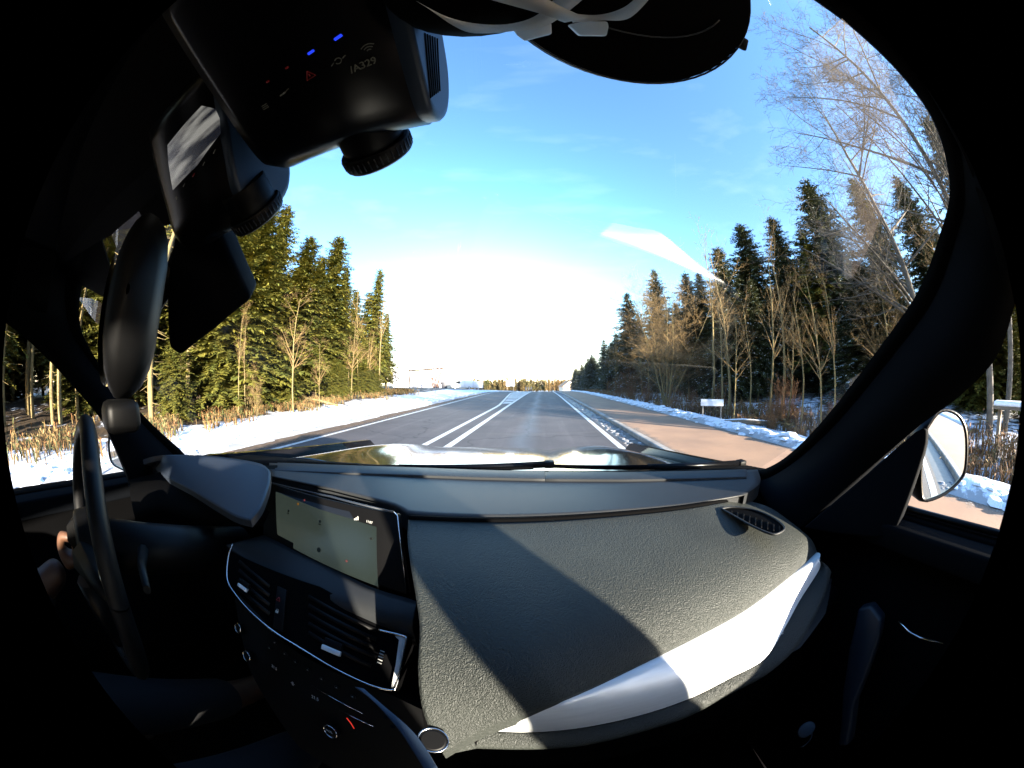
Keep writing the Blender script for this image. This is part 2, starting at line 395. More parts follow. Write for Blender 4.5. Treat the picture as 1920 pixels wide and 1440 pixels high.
def lump(g, x, y, z, r, h, mi=0):
    n = 7; a0 = rnd.random() * 6
    rr = [r * rnd.uniform(.6, 1.25) for _ in range(n)]
    ring = [Vector((x + rr[i] * math.cos(a0 + 6.283 * i / n), y + rr[i] * 1.3 * math.sin(a0 + 6.283 * i / n), z)) for i in range(n)]
    mid = [Vector((x + rr[i] * .7 * math.cos(a0 + 6.283 * i / n), y + rr[i] * .9 * math.sin(a0 + 6.283 * i / n), z + h * rnd.uniform(.6, .9))) for i in range(n)]
    g.grid([ring, mid], mi, True, True); g.add(mid + [Vector((x, y, z + h))], [(i, (i + 1) % n, n) for i in range(n)], mi, True)
y = -6
while y < 75:
    st = .05 if y < 12 else .09 if y < 30 else .25
    r = rnd.uniform(.03, .10) * (1 if y < 30 else 2)
    lump(g, rnd.uniform(1.95, 2.38), y, gz(0, y) - .02, r, r * rnd.uniform(.2, .55))
    y += st
tag(g.build('gutter_snow', dsnow, weld=False), 'crusted grey snow lying in the gutter beside the right kerb', 'snow', kind='stuff')
# lumpy top of the ploughed bank on the right and clods on the left verge
g = MB()
for k in range(1500):
    y = -8 + 50 * rnd.random() ** 1.6
    if rnd.random() < .6: x = 5.75 + rnd.gauss(0, .28)
    else: x = redge(y) - 1.0 - abs(rnd.gauss(0, 1.6))
    r = rnd.uniform(.05, .17); lump(g, x, y, ground_z(x, y) - .02, r, r * rnd.uniform(.3, .6))
tag(g.build('snow_clods', snowm, weld=False), 'white clods of ploughed snow along both verges', 'snow', kind='stuff')

# ------------------------------------------------------------------ vegetation
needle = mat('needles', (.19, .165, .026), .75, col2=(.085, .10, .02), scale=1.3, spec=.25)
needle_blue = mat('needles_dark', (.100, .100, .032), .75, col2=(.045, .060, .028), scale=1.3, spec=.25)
barkm = mat('spruce_bark', (.085, .058, .03), .9, col2=(.045, .03, .018), scale=8, aniso=(1, 1, .2), bump=.6, bscale=30)
palebark = mat('pale_bark', (.24, .18, .07), .85, col2=(.12, .09, .04), scale=7, aniso=(1, 1, .25), bump=.5, bscale=30)
twigm = mat('twig_bark', (.30, .19, .075), .85, col2=(.17, .11, .045), scale=4)
twigred = mat('reddish_twigs', (.19, .085, .03), .85, col2=(.10, .045, .018), scale=4)
greybark = mat('grey_bark', (.15, .125, .095), .85, col2=(.08, .065, .05), scale=5)
tsnow = mat('branch_snow', (.85, .88, .93), .7, var=.04)

def conifer_meshes(seed, H, Rb, z0, snow=0.0, dens=1.0, mats=None):
    r = random.Random(seed); cr = MB(); 
    lean = Vector((r.uniform(-.02, .02), r.uniform(-.02, .02), 0))
    z = z0
    while z < H - .25:
        t = (z - z0) / (H - z0)
        L = Rb * (1 - t) ** .62 * (1 if t > .12 else .72 + t * 2.3) + .12
        nb = max(4, int((6.5 + 1.5 * r.random()) * dens))
        a0 = r.random() * 6.28
        for k in range(nb):
            a = a0 + 6.283 * k / nb + r.uniform(-.3, .3); l = L * r.uniform(.62, 1.15)
            if r.random() < .07: l *= 1.25
            if r.random() < .06: continue
            d = Vector((math.cos(a), math.sin(a), 0)); sd_ = Vector((-d.y, d.x, 0))
            base = Vector((lean.x * z, lean.y * z, z + r.uniform(-.12, .12)))
            up0 = .32 * t + r.uniform(-.08, .1) - .05; drop = (.30 - .2 * t) * r.uniform(.7, 1.3)
            n = max(3, int(l / .115)); 
            for i in range(n + 1):
                s = (i + .35) / n; p = base + d * (l * s) + Vector((0, 0, l * (up0 * s - drop * s * s)))
                w_ = (.29 + .16 * l) * (1 - .55 * s) * r.uniform(.7, 1.25)
                for sg in (-1, 1, 0, 2, 2):
                    if sg in (0, 2) and r.random() < .3: continue
                    q = d * r.uniform(.35, .8) + sd_ * ((sg if sg != 2 else r.uniform(-1, 1)) * r.uniform(.7, 1.2)) + Vector((0, 0, r.uniform(-.55, .2)))
                    q.normalize(); ln = w_ * (1 if sg else .8); wd = ln * r.uniform(.11, .20)
                    nrm_ = Vector((r.uniform(-.5, .5), r.uniform(-.5, .5), 1)).normalized()
                    sdv = q.cross(nrm_).normalized() * wd
                    a_, b_, c_, d_ = p, p + q * ln * .5 + sdv, p + q * ln, p + q * ln * .45 - sdv
                    cr.add((a_, b_, c_, d_), ((0, 1, 2, 3),), 0)
                    if snow and r.random() < snow * (.4 + .6 * s):
                        o = Vector((0, 0, .025)); k2 = .62
                        m_ = (a_ + c_) / 2
                        cr.add([m_ + (v - m_) * k2 + o for v in (a_, b_, c_, d_)], ((0, 1, 2, 3),), 1)
        z += (.30 + .10 * r.random()) / dens * (1 - .35 * t)
    # leader
    for k in range(14):
        zz = H - .9 + k * .07; a = r.random() * 6.28; q = Vector((math.cos(a), math.sin(a), .8)); ln = (H + .15 - zz) * .38 + .05
        p = Vector((lean.x * H, lean.y * H, zz)); s2 = Vector((-q.y, q.x, 0)) * ln * .25
        cr.add((p, p + q * ln * .5 + s2, p + q * ln, p + q * ln * .5 - s2), ((0, 1, 2, 3),), 0)
    tk = MB(); tk.tube([(0, 0, -.3), (lean.x * H * .5, lean.y * H * .5, H * .5), (lean.x * H, lean.y * H, H)], [H * .0125 + .03, H * .009, .012], 8)
    nd = int(14 + z0 * 5)
    for k in range(nd):       # dead twigs on the lower stem
        zz = r.uniform(.6, max(1.2, z0 + 2)); a = r.random() * 6.28; l = r.uniform(.4, 1.5)
        tk.tube([(0, 0, zz), (math.cos(a) * l, math.sin(a) * l, zz - r.uniform(-.15, .35))], [.018, .004], 4, caps=False)
    return cr, tk
def seglist_tree(seed, H, spread=.5, forks=1, multi=0, thin=1.0, up=.55, first=.3, dens=1.0, twig=.0):
    "bare broadleaf tree: trunk(s) and branches as tapered tubes"
    r = random.Random(seed); tr_, br = MB(), MB()
    def grow(p, d, l, rad, lvl, mb):
        n = max(3, int(5 - lvl)); pts = [p]; rads = [rad]; q = p.copy(); dd = d.copy()
        kids = []
        for i in range(n):
            dd = (dd + Vector((r.uniform(-1, 1), r.uniform(-1, 1), r.uniform(-.4, .9))) * (.10 + .06 * lvl)).normalized()
            q = q + dd * (l / n); pts.append(q.copy()); rads.append(max(.0035, rad * (1 - (i + 1) / n * .75)))
            kids.append((q.copy(), dd.copy(), rads[-1], (i + 1) / n))
        mb.tube(pts, rads, 7 if lvl == 0 else 5 if lvl == 1 else 3, caps=False)
        if lvl >= 4 or l < .28: return
        m = {0: int(15 * dens), 1: int(7 * dens), 2: int(5 * dens), 3: 3}[lvl]
        for k in range(m):
            f = r.uniform(first if lvl == 0 else .15, 1.0); x = f * n; i = min(int(x), n - 1)
            pp = pts[i].lerp(pts[i + 1], x - i); rr = lerp(rads[i], rads[i + 1], x - i)
            a = r.random() * 6.28; e = Vector((math.cos(a), math.sin(a), 0)); e = (e - dd * e.dot(dd)).normalized()
            nd_ = (dd * up + e * spread * r.uniform(1.0, 1.9) + Vector((0, 0, .10))).normalized()
            ll = l * r.uniform(.28, .5) * (1.25 - .55 * f) * (.85 if lvl == 0 else 1.05)
            grow(pp, nd_, ll, max(.004, rr * r.uniform(.35, .6)) * thin, lvl + 1, br)
    if multi:
        for k in range(multi):
            a = 6.283 * k / multi + r.uniform(-.3, .3); tilt = r.uniform(.08, .42)
            d = Vector((math.cos(a) * tilt, math.sin(a) * tilt, 1)).normalized()
            grow(Vector((math.cos(a) * .12, math.sin(a) * .12, -.1)), d, H * r.uniform(.65, 1), .012 * H * r.uniform(.35, .6) * thin + .008, 0 if dens > .5 else 1, tr_)
    else:
        grow(Vector((0, 0, -.2)), Vector((r.uniform(-.06, .06), r.uniform(-.06, .06), 1)).normalized(), H, .0105 * H * thin + .01, 0, tr_)
    return tr_, br

PROTO = {}
def proto(kind):
    if kind in PROTO:
        return copy_tree(PROTO[kind])
    name, builder = KINDS[kind]
    root = empty(name); builder(root); PROTO[kind] = root
    return root
def con(seed, H, Rb, z0, snow, dens, nm, bk):
    def f(root):
        cr, tk = conifer_meshes(seed, H, Rb, z0, snow, dens)
        cr.build('crown', [nm, tsnow], root, weld=False); tk.build('trunk', bk, root, weld=False)
    return f
def bare(seed, H, bk, tw, **kw):
    def f(root):
        tr_, br = seglist_tree(seed, H, **kw)
        tr_.build('trunk', bk, root, weld=False); br.build('crown', tw, root, weld=False)
    return f
KINDS = {
 's1': ('spruce_tree', con(1, 13, 3.4, 1.0, 0, 1.15, needle, barkm)),
 's2': ('spruce_tree', con(2, 13, 2.9, 2.6, 0, 1.15, needle, palebark)),
 's3': ('spruce_tree', con(3, 13, 3.8, .6, 0, 1.1, needle, barkm)),
 's5': ('spruce_tree', con(31, 13, 3.1, 2.2, 0, .95, needle, palebark)),
 's6': ('spruce_tree', con(32, 13, 2.3, .9, 0, 1.3, needle, barkm)),
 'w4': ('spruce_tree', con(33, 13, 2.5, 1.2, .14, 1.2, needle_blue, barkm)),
 's4': ('spruce_tree', con(4, 13, 2.6, 1.6, 0, 1.2, needle, barkm)),
 'w1': ('spruce_tree', con(5, 13, 3.3, .8, .22, 1.15, needle_blue, barkm)),
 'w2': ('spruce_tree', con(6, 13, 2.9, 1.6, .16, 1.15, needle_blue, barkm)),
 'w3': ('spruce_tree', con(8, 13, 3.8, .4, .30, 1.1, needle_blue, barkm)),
 'p1': ('pine_tree', con(9, 14, 2.0, 8.2, 0, .8, needle, palebark)),
 'p2': ('pine_tree', con(10, 14, 1.7, 9.0, 0, .8, needle, palebark)),
 'b1': ('bare_tree', bare(11, 10, palebark, twigm, first=.3, dens=.9)),
 'b2': ('bare_tree', bare(12, 10, palebark, twigm, first=.42, spread=.55, dens=.75)),
 'b3': ('bare_tree', bare(13, 10, palebark, twigm, first=.2, spread=.6, multi=3)),
 'b4': ('bare_tree', bare(14, 12, greybark, greybark, first=.22, spread=.62, dens=1.75)),
 'b5': ('bare_tree', bare(15, 10, palebark, twigm, first=.5, spread=.4, up=.7, dens=.6)),
 'm1': ('bare_tree', bare(16, 8, palebark, twigm, first=.12, spread=.55, multi=10, thin=.85, dens=1.05)),
 'h1': ('bare_shrub', bare(17, 3.2, twigred, twigred, first=.1, spread=.45, multi=16, thin=.7, dens=.55)),
 'h2': ('bare_shrub', bare(18, 2.4, twigred, twigred, first=.1, spread=.6, multi=14, thin=.7, dens=.55)),
}
BASEH = {k: 13 for k in ('s1', 's2', 's3', 's4', 's5', 's6', 'w1', 'w2', 'w3', 'w4')}; BASEH.update(p1=14, p2=14, b1=10, b2=10, b3=10, b4=12, b5=10, m1=8, h1=3.2, h2=2.4)
CAT = {'s': 'spruce tree', 'w': 'spruce tree', 'p': 'pine tree', 'b': 'bare tree', 'm': 'bare tree', 'h': 'shrub'}
def plant(kind, x, y, H, label, group=None, rz=None, wide=1.0, tilt=(0, 0)):
    o = proto(kind); s = H / BASEH[kind]
    o.location = (x, y, ground_z(x, y) - .03); o.rotation_euler = (tilt[0], tilt[1], rz if rz is not None else random.random() * 6.28)
    o.scale = (s * wide, s * wide, s)
    for k in ('label', 'category', 'group'):
        if k in o: del o[k]
    tag(o, label, CAT[kind[0]], group); return o
def ground_at(px, dist):
    "world x,y at a horizontal distance in the direction of an image column"
    d = ray(px, 716); k = dist / math.hypot(d.x, d.y); return d.x * k, d.y * k
def hero(kind, px, dist, H, label, **kw):
    x, y = ground_at(px, dist); return plant(kind, x, y, H, label, **kw)
def top(kind, px, py, dist, label, wide=1.0, group=None, rz=None, tilt=(0, 0)):
    "a tree whose tip is seen at (px, py), standing dist metres away"
    d = ray(px, py); h = math.hypot(d.x, d.y); x, y = d.x / h * dist, d.y / h * dist
    H = CAMZ + dist * d.z / h - ground_z(x, y)
    return plant(kind, x, y, H, label, group, rz, wide, tilt)
# ---- left: spruces that stand out one by one
top('s1', 520, 366, 17.5, 'tallest dark green spruce at the left of the road, just right of the dashcam', 1.05)
top('s3', 546, 384, 21, 'narrow pointed spruce right behind the tallest left-hand spruce', .75)
top('s4', 583, 438, 20, 'dark bushy spruce between the tall left spruces and the lone pale one', 1.15)
top('s2', 634, 437, 24, 'pale green slender spruce with sky on both sides, left of the road', .95)
top('s4', 712, 500, 31, 'last tall spruce at the road end of the left forest', .75)
top('s4', 668, 540, 30.5, 'short spruce between the pale slender one and the last one on the left', .9)
top('s3', 470, 400, 15.5, 'big sunlit spruce partly behind the black sensor cover', 1.1)
top('s1', 425, 400, 17, 'broad spruce seen right above the black sensor cover corner')
top('s6', 610, 480, 22, 'spruce filling the gap left of the pale slender spruce', 1.1)
top('s5', 690, 545, 33, 'rounded spruce next to the last tall one on the left', 1.15)
top('s6', 655, 505, 27, 'spruce just right of the pale slender spruce', 1.0)
top('s4', 728, 585, 36, 'lowest spruce at the very end of the left row', 1.0)
top('b1', 560, 548, 14.5, 'forked bare tree with pale stem in front of the left spruces', .7)
top('b2', 682, 535, 27, 'pale leaning bare trunk beside the last left spruces', .5, tilt=(0, R(2)))
top('b5', 716, 545, 29, 'tall thin bare trunk at the very end of the left forest', .7)
top('b5', 452, 590, 13.2, 'pair of pale thin stems below the sensor cover, left roadside', .6)
top('b5', 466, 600, 13.5, 'thinner pale stem right beside the pair on the left roadside', .6)
top('b1', 600, 640, 15.5, 'low bare sapling standing at the edge of the left brush', .6)
top('b3', 480, 690, 12.6, 'stooping bare sapling at the left snow edge, below the sensor cover', .6)
def left_edge(y): return -9.2 - .62 * max(0, min(y, 5) + 2) * .6 - .16 * max(0, y - 5)
rnd = random.Random(21)
def zone_words(x, y, left):
    c = CM.inverted() @ Vector((x, y, 0)); az = math.atan2(c.x, -c.z); px = 960 + F * az; d = math.hypot(x, y)
    if left: z = 'in the driver window' if px < 150 else 'beside the rear-view mirror' if px < 330 else 'under the sensor housing' if px < 465 else 'left of the tallest spruce' if px < 540 else 'between the tallest and the pale slender spruce' if px < 620 else 'near the end of the left forest'
    else: z = 'in the passenger window' if px > 1790 else 'behind the right pillar' if px > 1600 else 'right of the pale trunks' if px > 1480 else 'behind the pale trunks' if px > 1380 else 'above the white board' if px > 1290 else 'around the golden bare tree' if px > 1180 else 'left of the golden bare tree' if px > 1120 else 'in the far row beside the road'
    return z, ('close' if d < 17 else 'mid-distance' if d < 27 else 'distant')
GL = 'spruces of the left forest behind the front row'
for k in range(85):
    y = rnd.uniform(-16, 31); dx = rnd.uniform(3.2, 26) if y > 3 else rnd.uniform(5.0, 24)
    x = left_edge(y) - dx; 
    H = rnd.uniform(8.5, 12.0) + dx * .12 - (3.0 if y > 20 else 0)
    plant(rnd.choice(['s1', 's2', 's3', 's4', 's5', 's6']), x, y, H, (lambda z_: '%s green spruce %s' % (z_[1], z_[0]))(zone_words(x, y, 1)), GL, wide=rnd.uniform(.85, 1.15))
GP = 'straight pine trunks beside the driver window'
for k in range(44):
    y = rnd.uniform(-10, 6); x = left_edge(y) - rnd.uniform(.3, 12)
    plant(rnd.choice(['p1', 'p2']), x, y, rnd.uniform(11, 14), (lambda z_: '%s straight pale pine trunk %s' % (z_[1], z_[0]))(zone_words(x, y, 1)), GP, wide=rnd.uniform(.5, .85))
GS = 'bare saplings along the left forest edge'
for k in range(11):
    y = rnd.uniform(3, 31); x = left_edge(y) - rnd.uniform(-.5, 2.2)
    plant(rnd.choice(['b1', 'b2', 'b5', 'b3']), x, y, rnd.uniform(2.5, 6.5), (lambda z_: '%s thin bare sapling %s' % (z_[1], z_[0]))(zone_words(x, y, 1)), GS, wide=.7)
for k in range(9):
    y = rnd.uniform(1, 26); x = left_edge(y) - rnd.uniform(0, 1.8)
    plant('s3', x, y, rnd.uniform(1.6, 3.6), 'young low spruce at the foot of the left forest', 'young spruces at the left forest edge', wide=1.2)
for k, px in enumerate((727, 733, 741, 748, 757, 775, 783)):
    d = ray(px, 716); dist = 34 + k * 1.2; h = math.hypot(d.x, d.y)
    plant('b5', d.x / h * dist, d.y / h * dist, rnd.uniform(2.6, 4.4), 'slim pale sapling standing before the grey shed', 'saplings before the shed', wide=.8)
# ---- right side
top('w2', 1500, 334, 23, 'tall heavy spruce leaning to the left, highest of the right-hand spruces', 1.0)
top('w1', 1446, 405, 27, 'dark blue pointed spruce between two taller right-hand spruces', .85)
top('w1', 1385, 420, 24, 'snow dusted spruce right of the bright streak on the glass', .95)
top('w3', 1225, 506, 36, 'spruce behind the golden bare tree on the right', .8)
top('w2', 1308, 506, 33, 'ragged spruce behind the bare stems right of the golden tree', .9)
top('w3', 1178, 548, 40, 'dark snowy spruce left of the golden bare tree', .95)
top('w3', 1133, 636, 62, 'smaller dark spruce at the right verge far ahead', 1.0)
top('s2', 1600, 330, 37, 'brownish spruce high on the right behind bare twigs', .9)
top('w2', 1560, 470, 37, 'dark spruce under the two tall bare trees', 1.2)
top('w1', 1730, 215, 37, 'spruce close to the right roof pillar', .9)
top('w2', 1675, 330, 37, 'green spruce left of the right roof pillar, behind tall bare stems', 1.0)
top('m1', 1240, 528, 20, 'golden many-stemmed bare tree on the right verge', 1.15, rz=.4)
top('b4', 1570, 70, 11.5, 'tall bare tree with spreading twigs against the sky, right', .95, rz=1.0)
top('b4', 1530, 150, 12.0, 'bare tree whose grey twigs reach farthest left against the sky', 1.15, rz=5.2)
top('b4', 1640, 110, 12.5, 'second tall bare tree against the sky, nearer the roof pillar', .95, rz=3.4)
top('b2', 1370, 585, 12, 'thin pale trunk rising behind the white sign board', .7)
top('b1', 1416, 470, 12.2, 'tall pale bare trunk right of the sign board', .7)
top('b5', 1432, 455, 13.2, 'straight pale trunk close behind the trunk right of the sign', .8)
top('b1', 1520, 500, 9.6, 'forked pale trunk nearest the right roof pillar', .65, rz=2)
top('b5', 1550, 520, 9.2, 'slim yellow stem beside the forked trunk by the right pillar', .7)
top('b2', 1470, 580, 11, 'bent bare trunk between the pale trunks on the right', .8, tilt=(0, R(-4)))
top('b5', 1490, 540, 10.4, 'upright pale trunk between the forked and the bent trunk on the right', .7)
top('b5', 1395, 560, 12.6, 'slim yellow trunk left of the tall pale pair on the right', .7)
top('b5', 1360, 600, 13.4, 'slim pale stem directly behind the white board', .7)
top('b3', 1620, 430, 13.5, 'bushy bare tree in front of the right pillar', .9)
top('b5', 1312, 470, 17, 'thin dark trunk right of the golden tree', .8)
top('b2', 1345, 560, 15, 'bare trunk with snowy twigs right of the golden tree', .9)
top('b1', 1285, 560, 23, 'bare tree just behind the golden tree', .9)
def right_edge(y): return 8.6 + .03 * max(0, y)
GR = 'spruces of the right forest'
for k in range(95):
    y = rnd.uniform(12, 58); dx = rnd.uniform(3.5, 26); x = right_edge(y) + dx
    if y < 17: dx = max(dx, 9); x = right_edge(y) + dx
    plant(rnd.choice(['w1', 'w2', 'w3', 's5', 's2', 'w4']), x, y, rnd.uniform(7.5, 11.0) + dx * .12 - (1.5 if y > 34 else 0), (lambda z_: '%s dark spruce %s' % (z_[1], z_[0]))(zone_words(x, y, 0)), GR, wide=rnd.uniform(.95, 1.25))
for k in range(14):
    y = rnd.uniform(-6, 4); x = rnd.uniform(26, 40)
    plant(rnd.choice(['w2', 's2', 's1']), x, y, rnd.uniform(4.5, 6.5) + x * .12, (lambda z_: '%s green spruce deep in the wood %s' % (z_[1], z_[0]))(zone_words(x, y, 0)), 'spruces beside the passenger window', wide=1.1)
for k in range(22):
    y = 15 + k * 1.6 + rnd.uniform(-.8, .8); x = right_edge(y) + rnd.uniform(2.2, 4.2)
    plant(rnd.choice(['w1', 'w2', 'w4', 'w2']), x, y, rnd.uniform(6.5, 11.0), (lambda z_: '%s dark front-row spruce %s' % (z_[1], z_[0]))(zone_words(x, y, 0)), 'front row spruces of the right forest', wide=.95)
for (x, y, H) in ((15.5, -2.2, 5.5), (17.5, .2, 6.2), (20, -1.0, 7.0), (16.5, 1.6, 5.0), (19, 2.6, 6.5), (22, 1.2, 7.5)):
    plant('s3', x, y, H, (lambda z_: '%s bushy green spruce %s' % (z_[1], z_[0]))(zone_words(x, y, 0)), 'bushy spruces past the right door mirror', wide=1.2)
GB = 'bare trees of the right forest edge'
for k in range(18):
    y = rnd.uniform(9, 48); x = right_edge(y) + rnd.uniform(-.3, 6)
    plant(rnd.choice(['b1', 'b2', 'b5', 'b5', 'b2', 'b5']), x, y, rnd.uniform(5.0, 9.5), (lambda z_: '%s bare pale-stemmed tree %s' % (z_[1], z_[0]))(zone_words(x, y, 0)), GB, wide=.85)
for k in range(6):
    y = rnd.uniform(-2.5, 3); x = rnd.uniform(15, 21)
    plant(rnd.choice(['b2', 'b5', 'p1', 'p2', 'b1']), x, y, rnd.uniform(7, 11), (lambda z_: '%s upright trunk past the door mirror, %s' % (z_[1], z_[0]))(zone_words(x, y, 0)), 'trunks beside the passenger window', wide=.8)
GV = 'snowy spruce row along the right verge far ahead'
for k in range(34):
    y = rnd.uniform(44, 125); x = rnd.uniform(10.0, 22) + (y - 44) * .03
    plant(rnd.choice(['w3', 'w1', 'w3']), x, y, rnd.uniform(7.5, 9.5), (lambda z_: '%s snow-dusted dark spruce %s' % (z_[1], z_[0]))(zone_words(x, y, 0)), GV, wide=1.2)
for (px, dist, H, l) in ((1185, 27, 3.4, 'copper-brown leafless shrub at the right verge'), (1160, 31, 2.6, 'lower copper shrub behind the big one'), (1215, 22, 2.2, 'low reddish shrub under the golden bare tree'), (1265, 18, 1.6, 'low tangle of twigs at the right ditch'), (1300, 15, 1.3, 'small twiggy bush left of the sign board'), (1450, 10, 1.1, 'small red-brown bush in front of the pale trunks')):
    x, y = ground_at(px, dist); plant('h1' if H > 2.5 else 'h2', x, y, H, l, wide=1.1)
for k in range(14):
    y = rnd.uniform(4, 50); x = right_edge(y) + rnd.uniform(-.7, 1.5)
    plant('h2', x, y, rnd.uniform(.8, 2.0), (lambda z_: '%s reddish leafless bush %s' % (z_[1], z_[0]))(zone_words(x, y, 0)), 'bushes along the right ditch')
for k in range(60):
    lft = k < 30; y = rnd.uniform(-14, 30) if lft else rnd.uniform(-2, 50)
    x = left_edge(y) - rnd.uniform(5, 24) if lft else right_edge(y) + rnd.uniform(4, 22)
    plant('s3' if lft else 'w3', x, y, rnd.uniform(3.5, 6.5), (lambda z_: '%s low young spruce in the shade %s' % (z_[1], z_[0]))(zone_words(x, y, lft)), 'understorey spruces of the %s forest' % ('left' if lft else 'right'), wide=1.5)
# ---- brush: dead bracken, brambles and long grass
def brush(name, label, pts, mats, hmin, hmax, seed):
    r = random.Random(seed); g = MB()
    for (x, y) in pts:
        z = ground_z(x, y) - .03
        for q in range(r.randint(3, 6)):
            a = r.random() * 6.28; h = r.uniform(hmin, hmax); b_ = r.uniform(.1, .8); wd = r.uniform(.006, .016)
            d = Vector((math.cos(a), math.sin(a), 0)); s2 = Vector((-d.y, d.x, 0)) * wd
            p0 = Vector((x, y, z)); p1 = p0 + d * b_ * h * .35 + Vector((0, 0, h * .7)); p2 = p0 + d * b_ * h + Vector((0, 0, h * r.uniform(.55, 1.0)))
            mi = r.randrange(len(mats))
            g.add((p0 - s2, p0 + s2, p1 + s2, p1 - s2, p2), ((0, 1, 2, 3), (3, 2, 4)), mi)
            if r.random() < .45:
                l = h * .3; q2 = Vector((r.uniform(-1, 1), r.uniform(-1, 1), r.uniform(-.2, .7))).normalized(); c = q2.orthogonal().normalized() * l * .16
                g.add((p1, p1 + q2 * l * .5 + c, p1 + q2 * l, p1 + q2 * l * .5 - c), ((0, 1, 2, 3),), mi)
    return tag(g.build(name, mats, weld=False), label, 'undergrowth', kind='stuff')
dry = mat('dry_grass', (.26, .17, .06), .85, col2=(.13, .08, .03), scale=3)
fern = mat('dead_bracken', (.22, .10, .03), .85, col2=(.10, .05, .018), scale=3)
moss = mat('green_bramble', (.07, .08, .02), .8, col2=(.035, .045, .012), scale=3)
r = random.Random(5); pts = []
for k in range(6500):
    y = r.uniform(-10, 33); u = r.gauss(0, 1.5); q = (left_edge(y) + .1 - u + .9 * fnoise(0, y, .5), y)
    if fnoise(q[0], q[1], .55, 7) + .25 * fnoise(q[0], q[1], 2, 1) > -.12 + (.3 if u < -1 else 0): pts.append(q)
brush('brush', 'orange-brown dead bracken and grass along the left forest edge', pts, [dry, fern, moss, dry], .10, .48, 6)
pts = []
for k in range(4200):
    y = r.uniform(-6, 60) if r.random() < .6 else r.uniform(-6, 14); pts.append((7.3 + abs(r.gauss(0, 1.7)) + .5 * fnoise(3, y, .8), y))
brush('brush', 'brown dry stalks under the bare trees of the right verge', pts, [dry, fern, fern], .12, .6, 8)
# ---- far end of the road
farm = mat('far_wood_leaves', (.17, .10, .04), .9, col2=(.05, .055, .02), scale=.06, spec=.2)
g = MB(); r = random.Random(9)
for k in range(260):
    x = r.uniform(-60, 30); y = r.uniform(235, 270); z = gz(0, y) - 1; H = r.uniform(9.0, 12.5); W = r.uniform(1.6, 3.2)
    con_ = r.random() < .5
    g.tube([(x, y, z), (x, y, z + H * .7)], [.25, .1], 4, 0, caps=False)
    for q in range(60):
        t_ = r.random(); wr = W * ((1 - t_) if con_ else math.sin(math.pi * min(1, t_ * .85 + .15))) + .3
        a = r.random() * 6.28; c = Vector((x + math.cos(a) * wr * r.random(), y + math.sin(a) * wr * r.random(), z + H * (.2 + .8 * t_)))
        e = Vector((r.gauss(0, 1), r.gauss(0, 1), r.gauss(0, 1))).normalized(); f = e.orthogonal().normalized(); h_ = r.uniform(.4, .9)
        g.add((c - e * h_, c + f * h_ * .6, c + e * h_, c - f * h_ * .6), ((0, 1, 2, 3),), 0)
tag(g.build('far_wood', farm, weld=False), 'low orange and green wood closing the view at the end of the road', 'wood', kind='stuff')

shedw = mat('shed_cladding', (.55, .54, .60), .6, col2=(.42, .42, .50), scale=.6)  # cladding kept pale: its colour stands in for the glare washing it out
shedr = mat('shed_roof', (.78, .79, .84), .6); shedg = mat('glare_faded_pane', (.30, .30, .36), .3); darkw = mat('dark_opening', (.04, .04, .05), .5); whitep = mat('white_vehicle_paint', (.80, .80, .80), .35, coat=.5, var=.03)  # shed panes are greyed so the windows fade as if in glare
glassd = mat('dark_glass', (.03, .035, .04), .12, spec=.8); rubber = mat('rubber', (.02, .02, .02), .8)
def zone(px, dist):
    x, y = ground_at(px, dist); return x, y, ground_z(x, y)
def local_frame(px, dist, turn=0):
    x, y, z = zone(px, dist); return Vector((x, y, z)), math.atan2(y, x) - math.pi / 2 + R(turn)
o, a = local_frame(786, 95)
sh = tag(empty('industrial_shed', o, a), 'pale grey industrial shed with arched front, far left behind saplings', 'shed')
g = MB(); g.box((0, 6, 2.8), (17, 12, 5.6)); g.build('wall', shedw, sh)
g = MB(); g.add([(-8.8, -.3, 5.6), (8.8, -.3, 6.9), (8.8, 12.3, 6.9), (-8.8, 12.3, 5.6), (-8.8, -.3, 5.85), (8.8, -.3, 7.15), (8.8, 12.3, 7.15), (-8.8, 12.3, 5.85)], [(0, 1, 2, 3), (4, 5, 6, 7), (0, 1, 5, 4), (1, 2, 6, 5), (2, 3, 7, 6), (3, 0, 4, 7)]); g.build('roof', shedr, sh)
g = MB(); pts = [(4.2 + 2.6 * math.cos(t_ * math.pi / 10), -.06, 3.0 + 1.6 * math.sin(t_ * math.pi / 10)) for t_ in range(11)]; g.prism([(6.8, -.06, 0)] + pts + [(1.6, -.06, 0)], (0, .055, 0)); g.build('gate', shedr, sh)
for k in range(4):
    g = MB(); g.box((-6.8 + k * 1.9, -.04, 3.2), (1.2, .06, 1.8)); g.build('window', shedg, sh)
g = MB()
for k in range(9): g.box((-8.4 + k * 2.1, -.02, 2.75), (.12, .08, 5.5))
g.build('panel_joint', shedr, sh)
top('h1', 818, 670, 86, 'orange leafless tree beside the right end of the grey shed', 1.6)
# dark transformer cabinet
o, a = local_frame(833, 78)
cb = tag(empty('utility_cabinet', o, a), 'small dark cabinet between the shed and the white van', 'cabinet')
g = MB(); g.box((0, 0, .95), (1.5, .9, 1.7)); g.build('body', darkw, cb, bevel=.02); g = MB(); g.box((0, 0, 1.84), (1.7, 1.1, .08)); g.build('roof', shedr, cb, bevel=.01)
g = MB(); g.box((0, 0, .05), (1.6, 1.0, .1)); g.build('base', kerbm, cb)
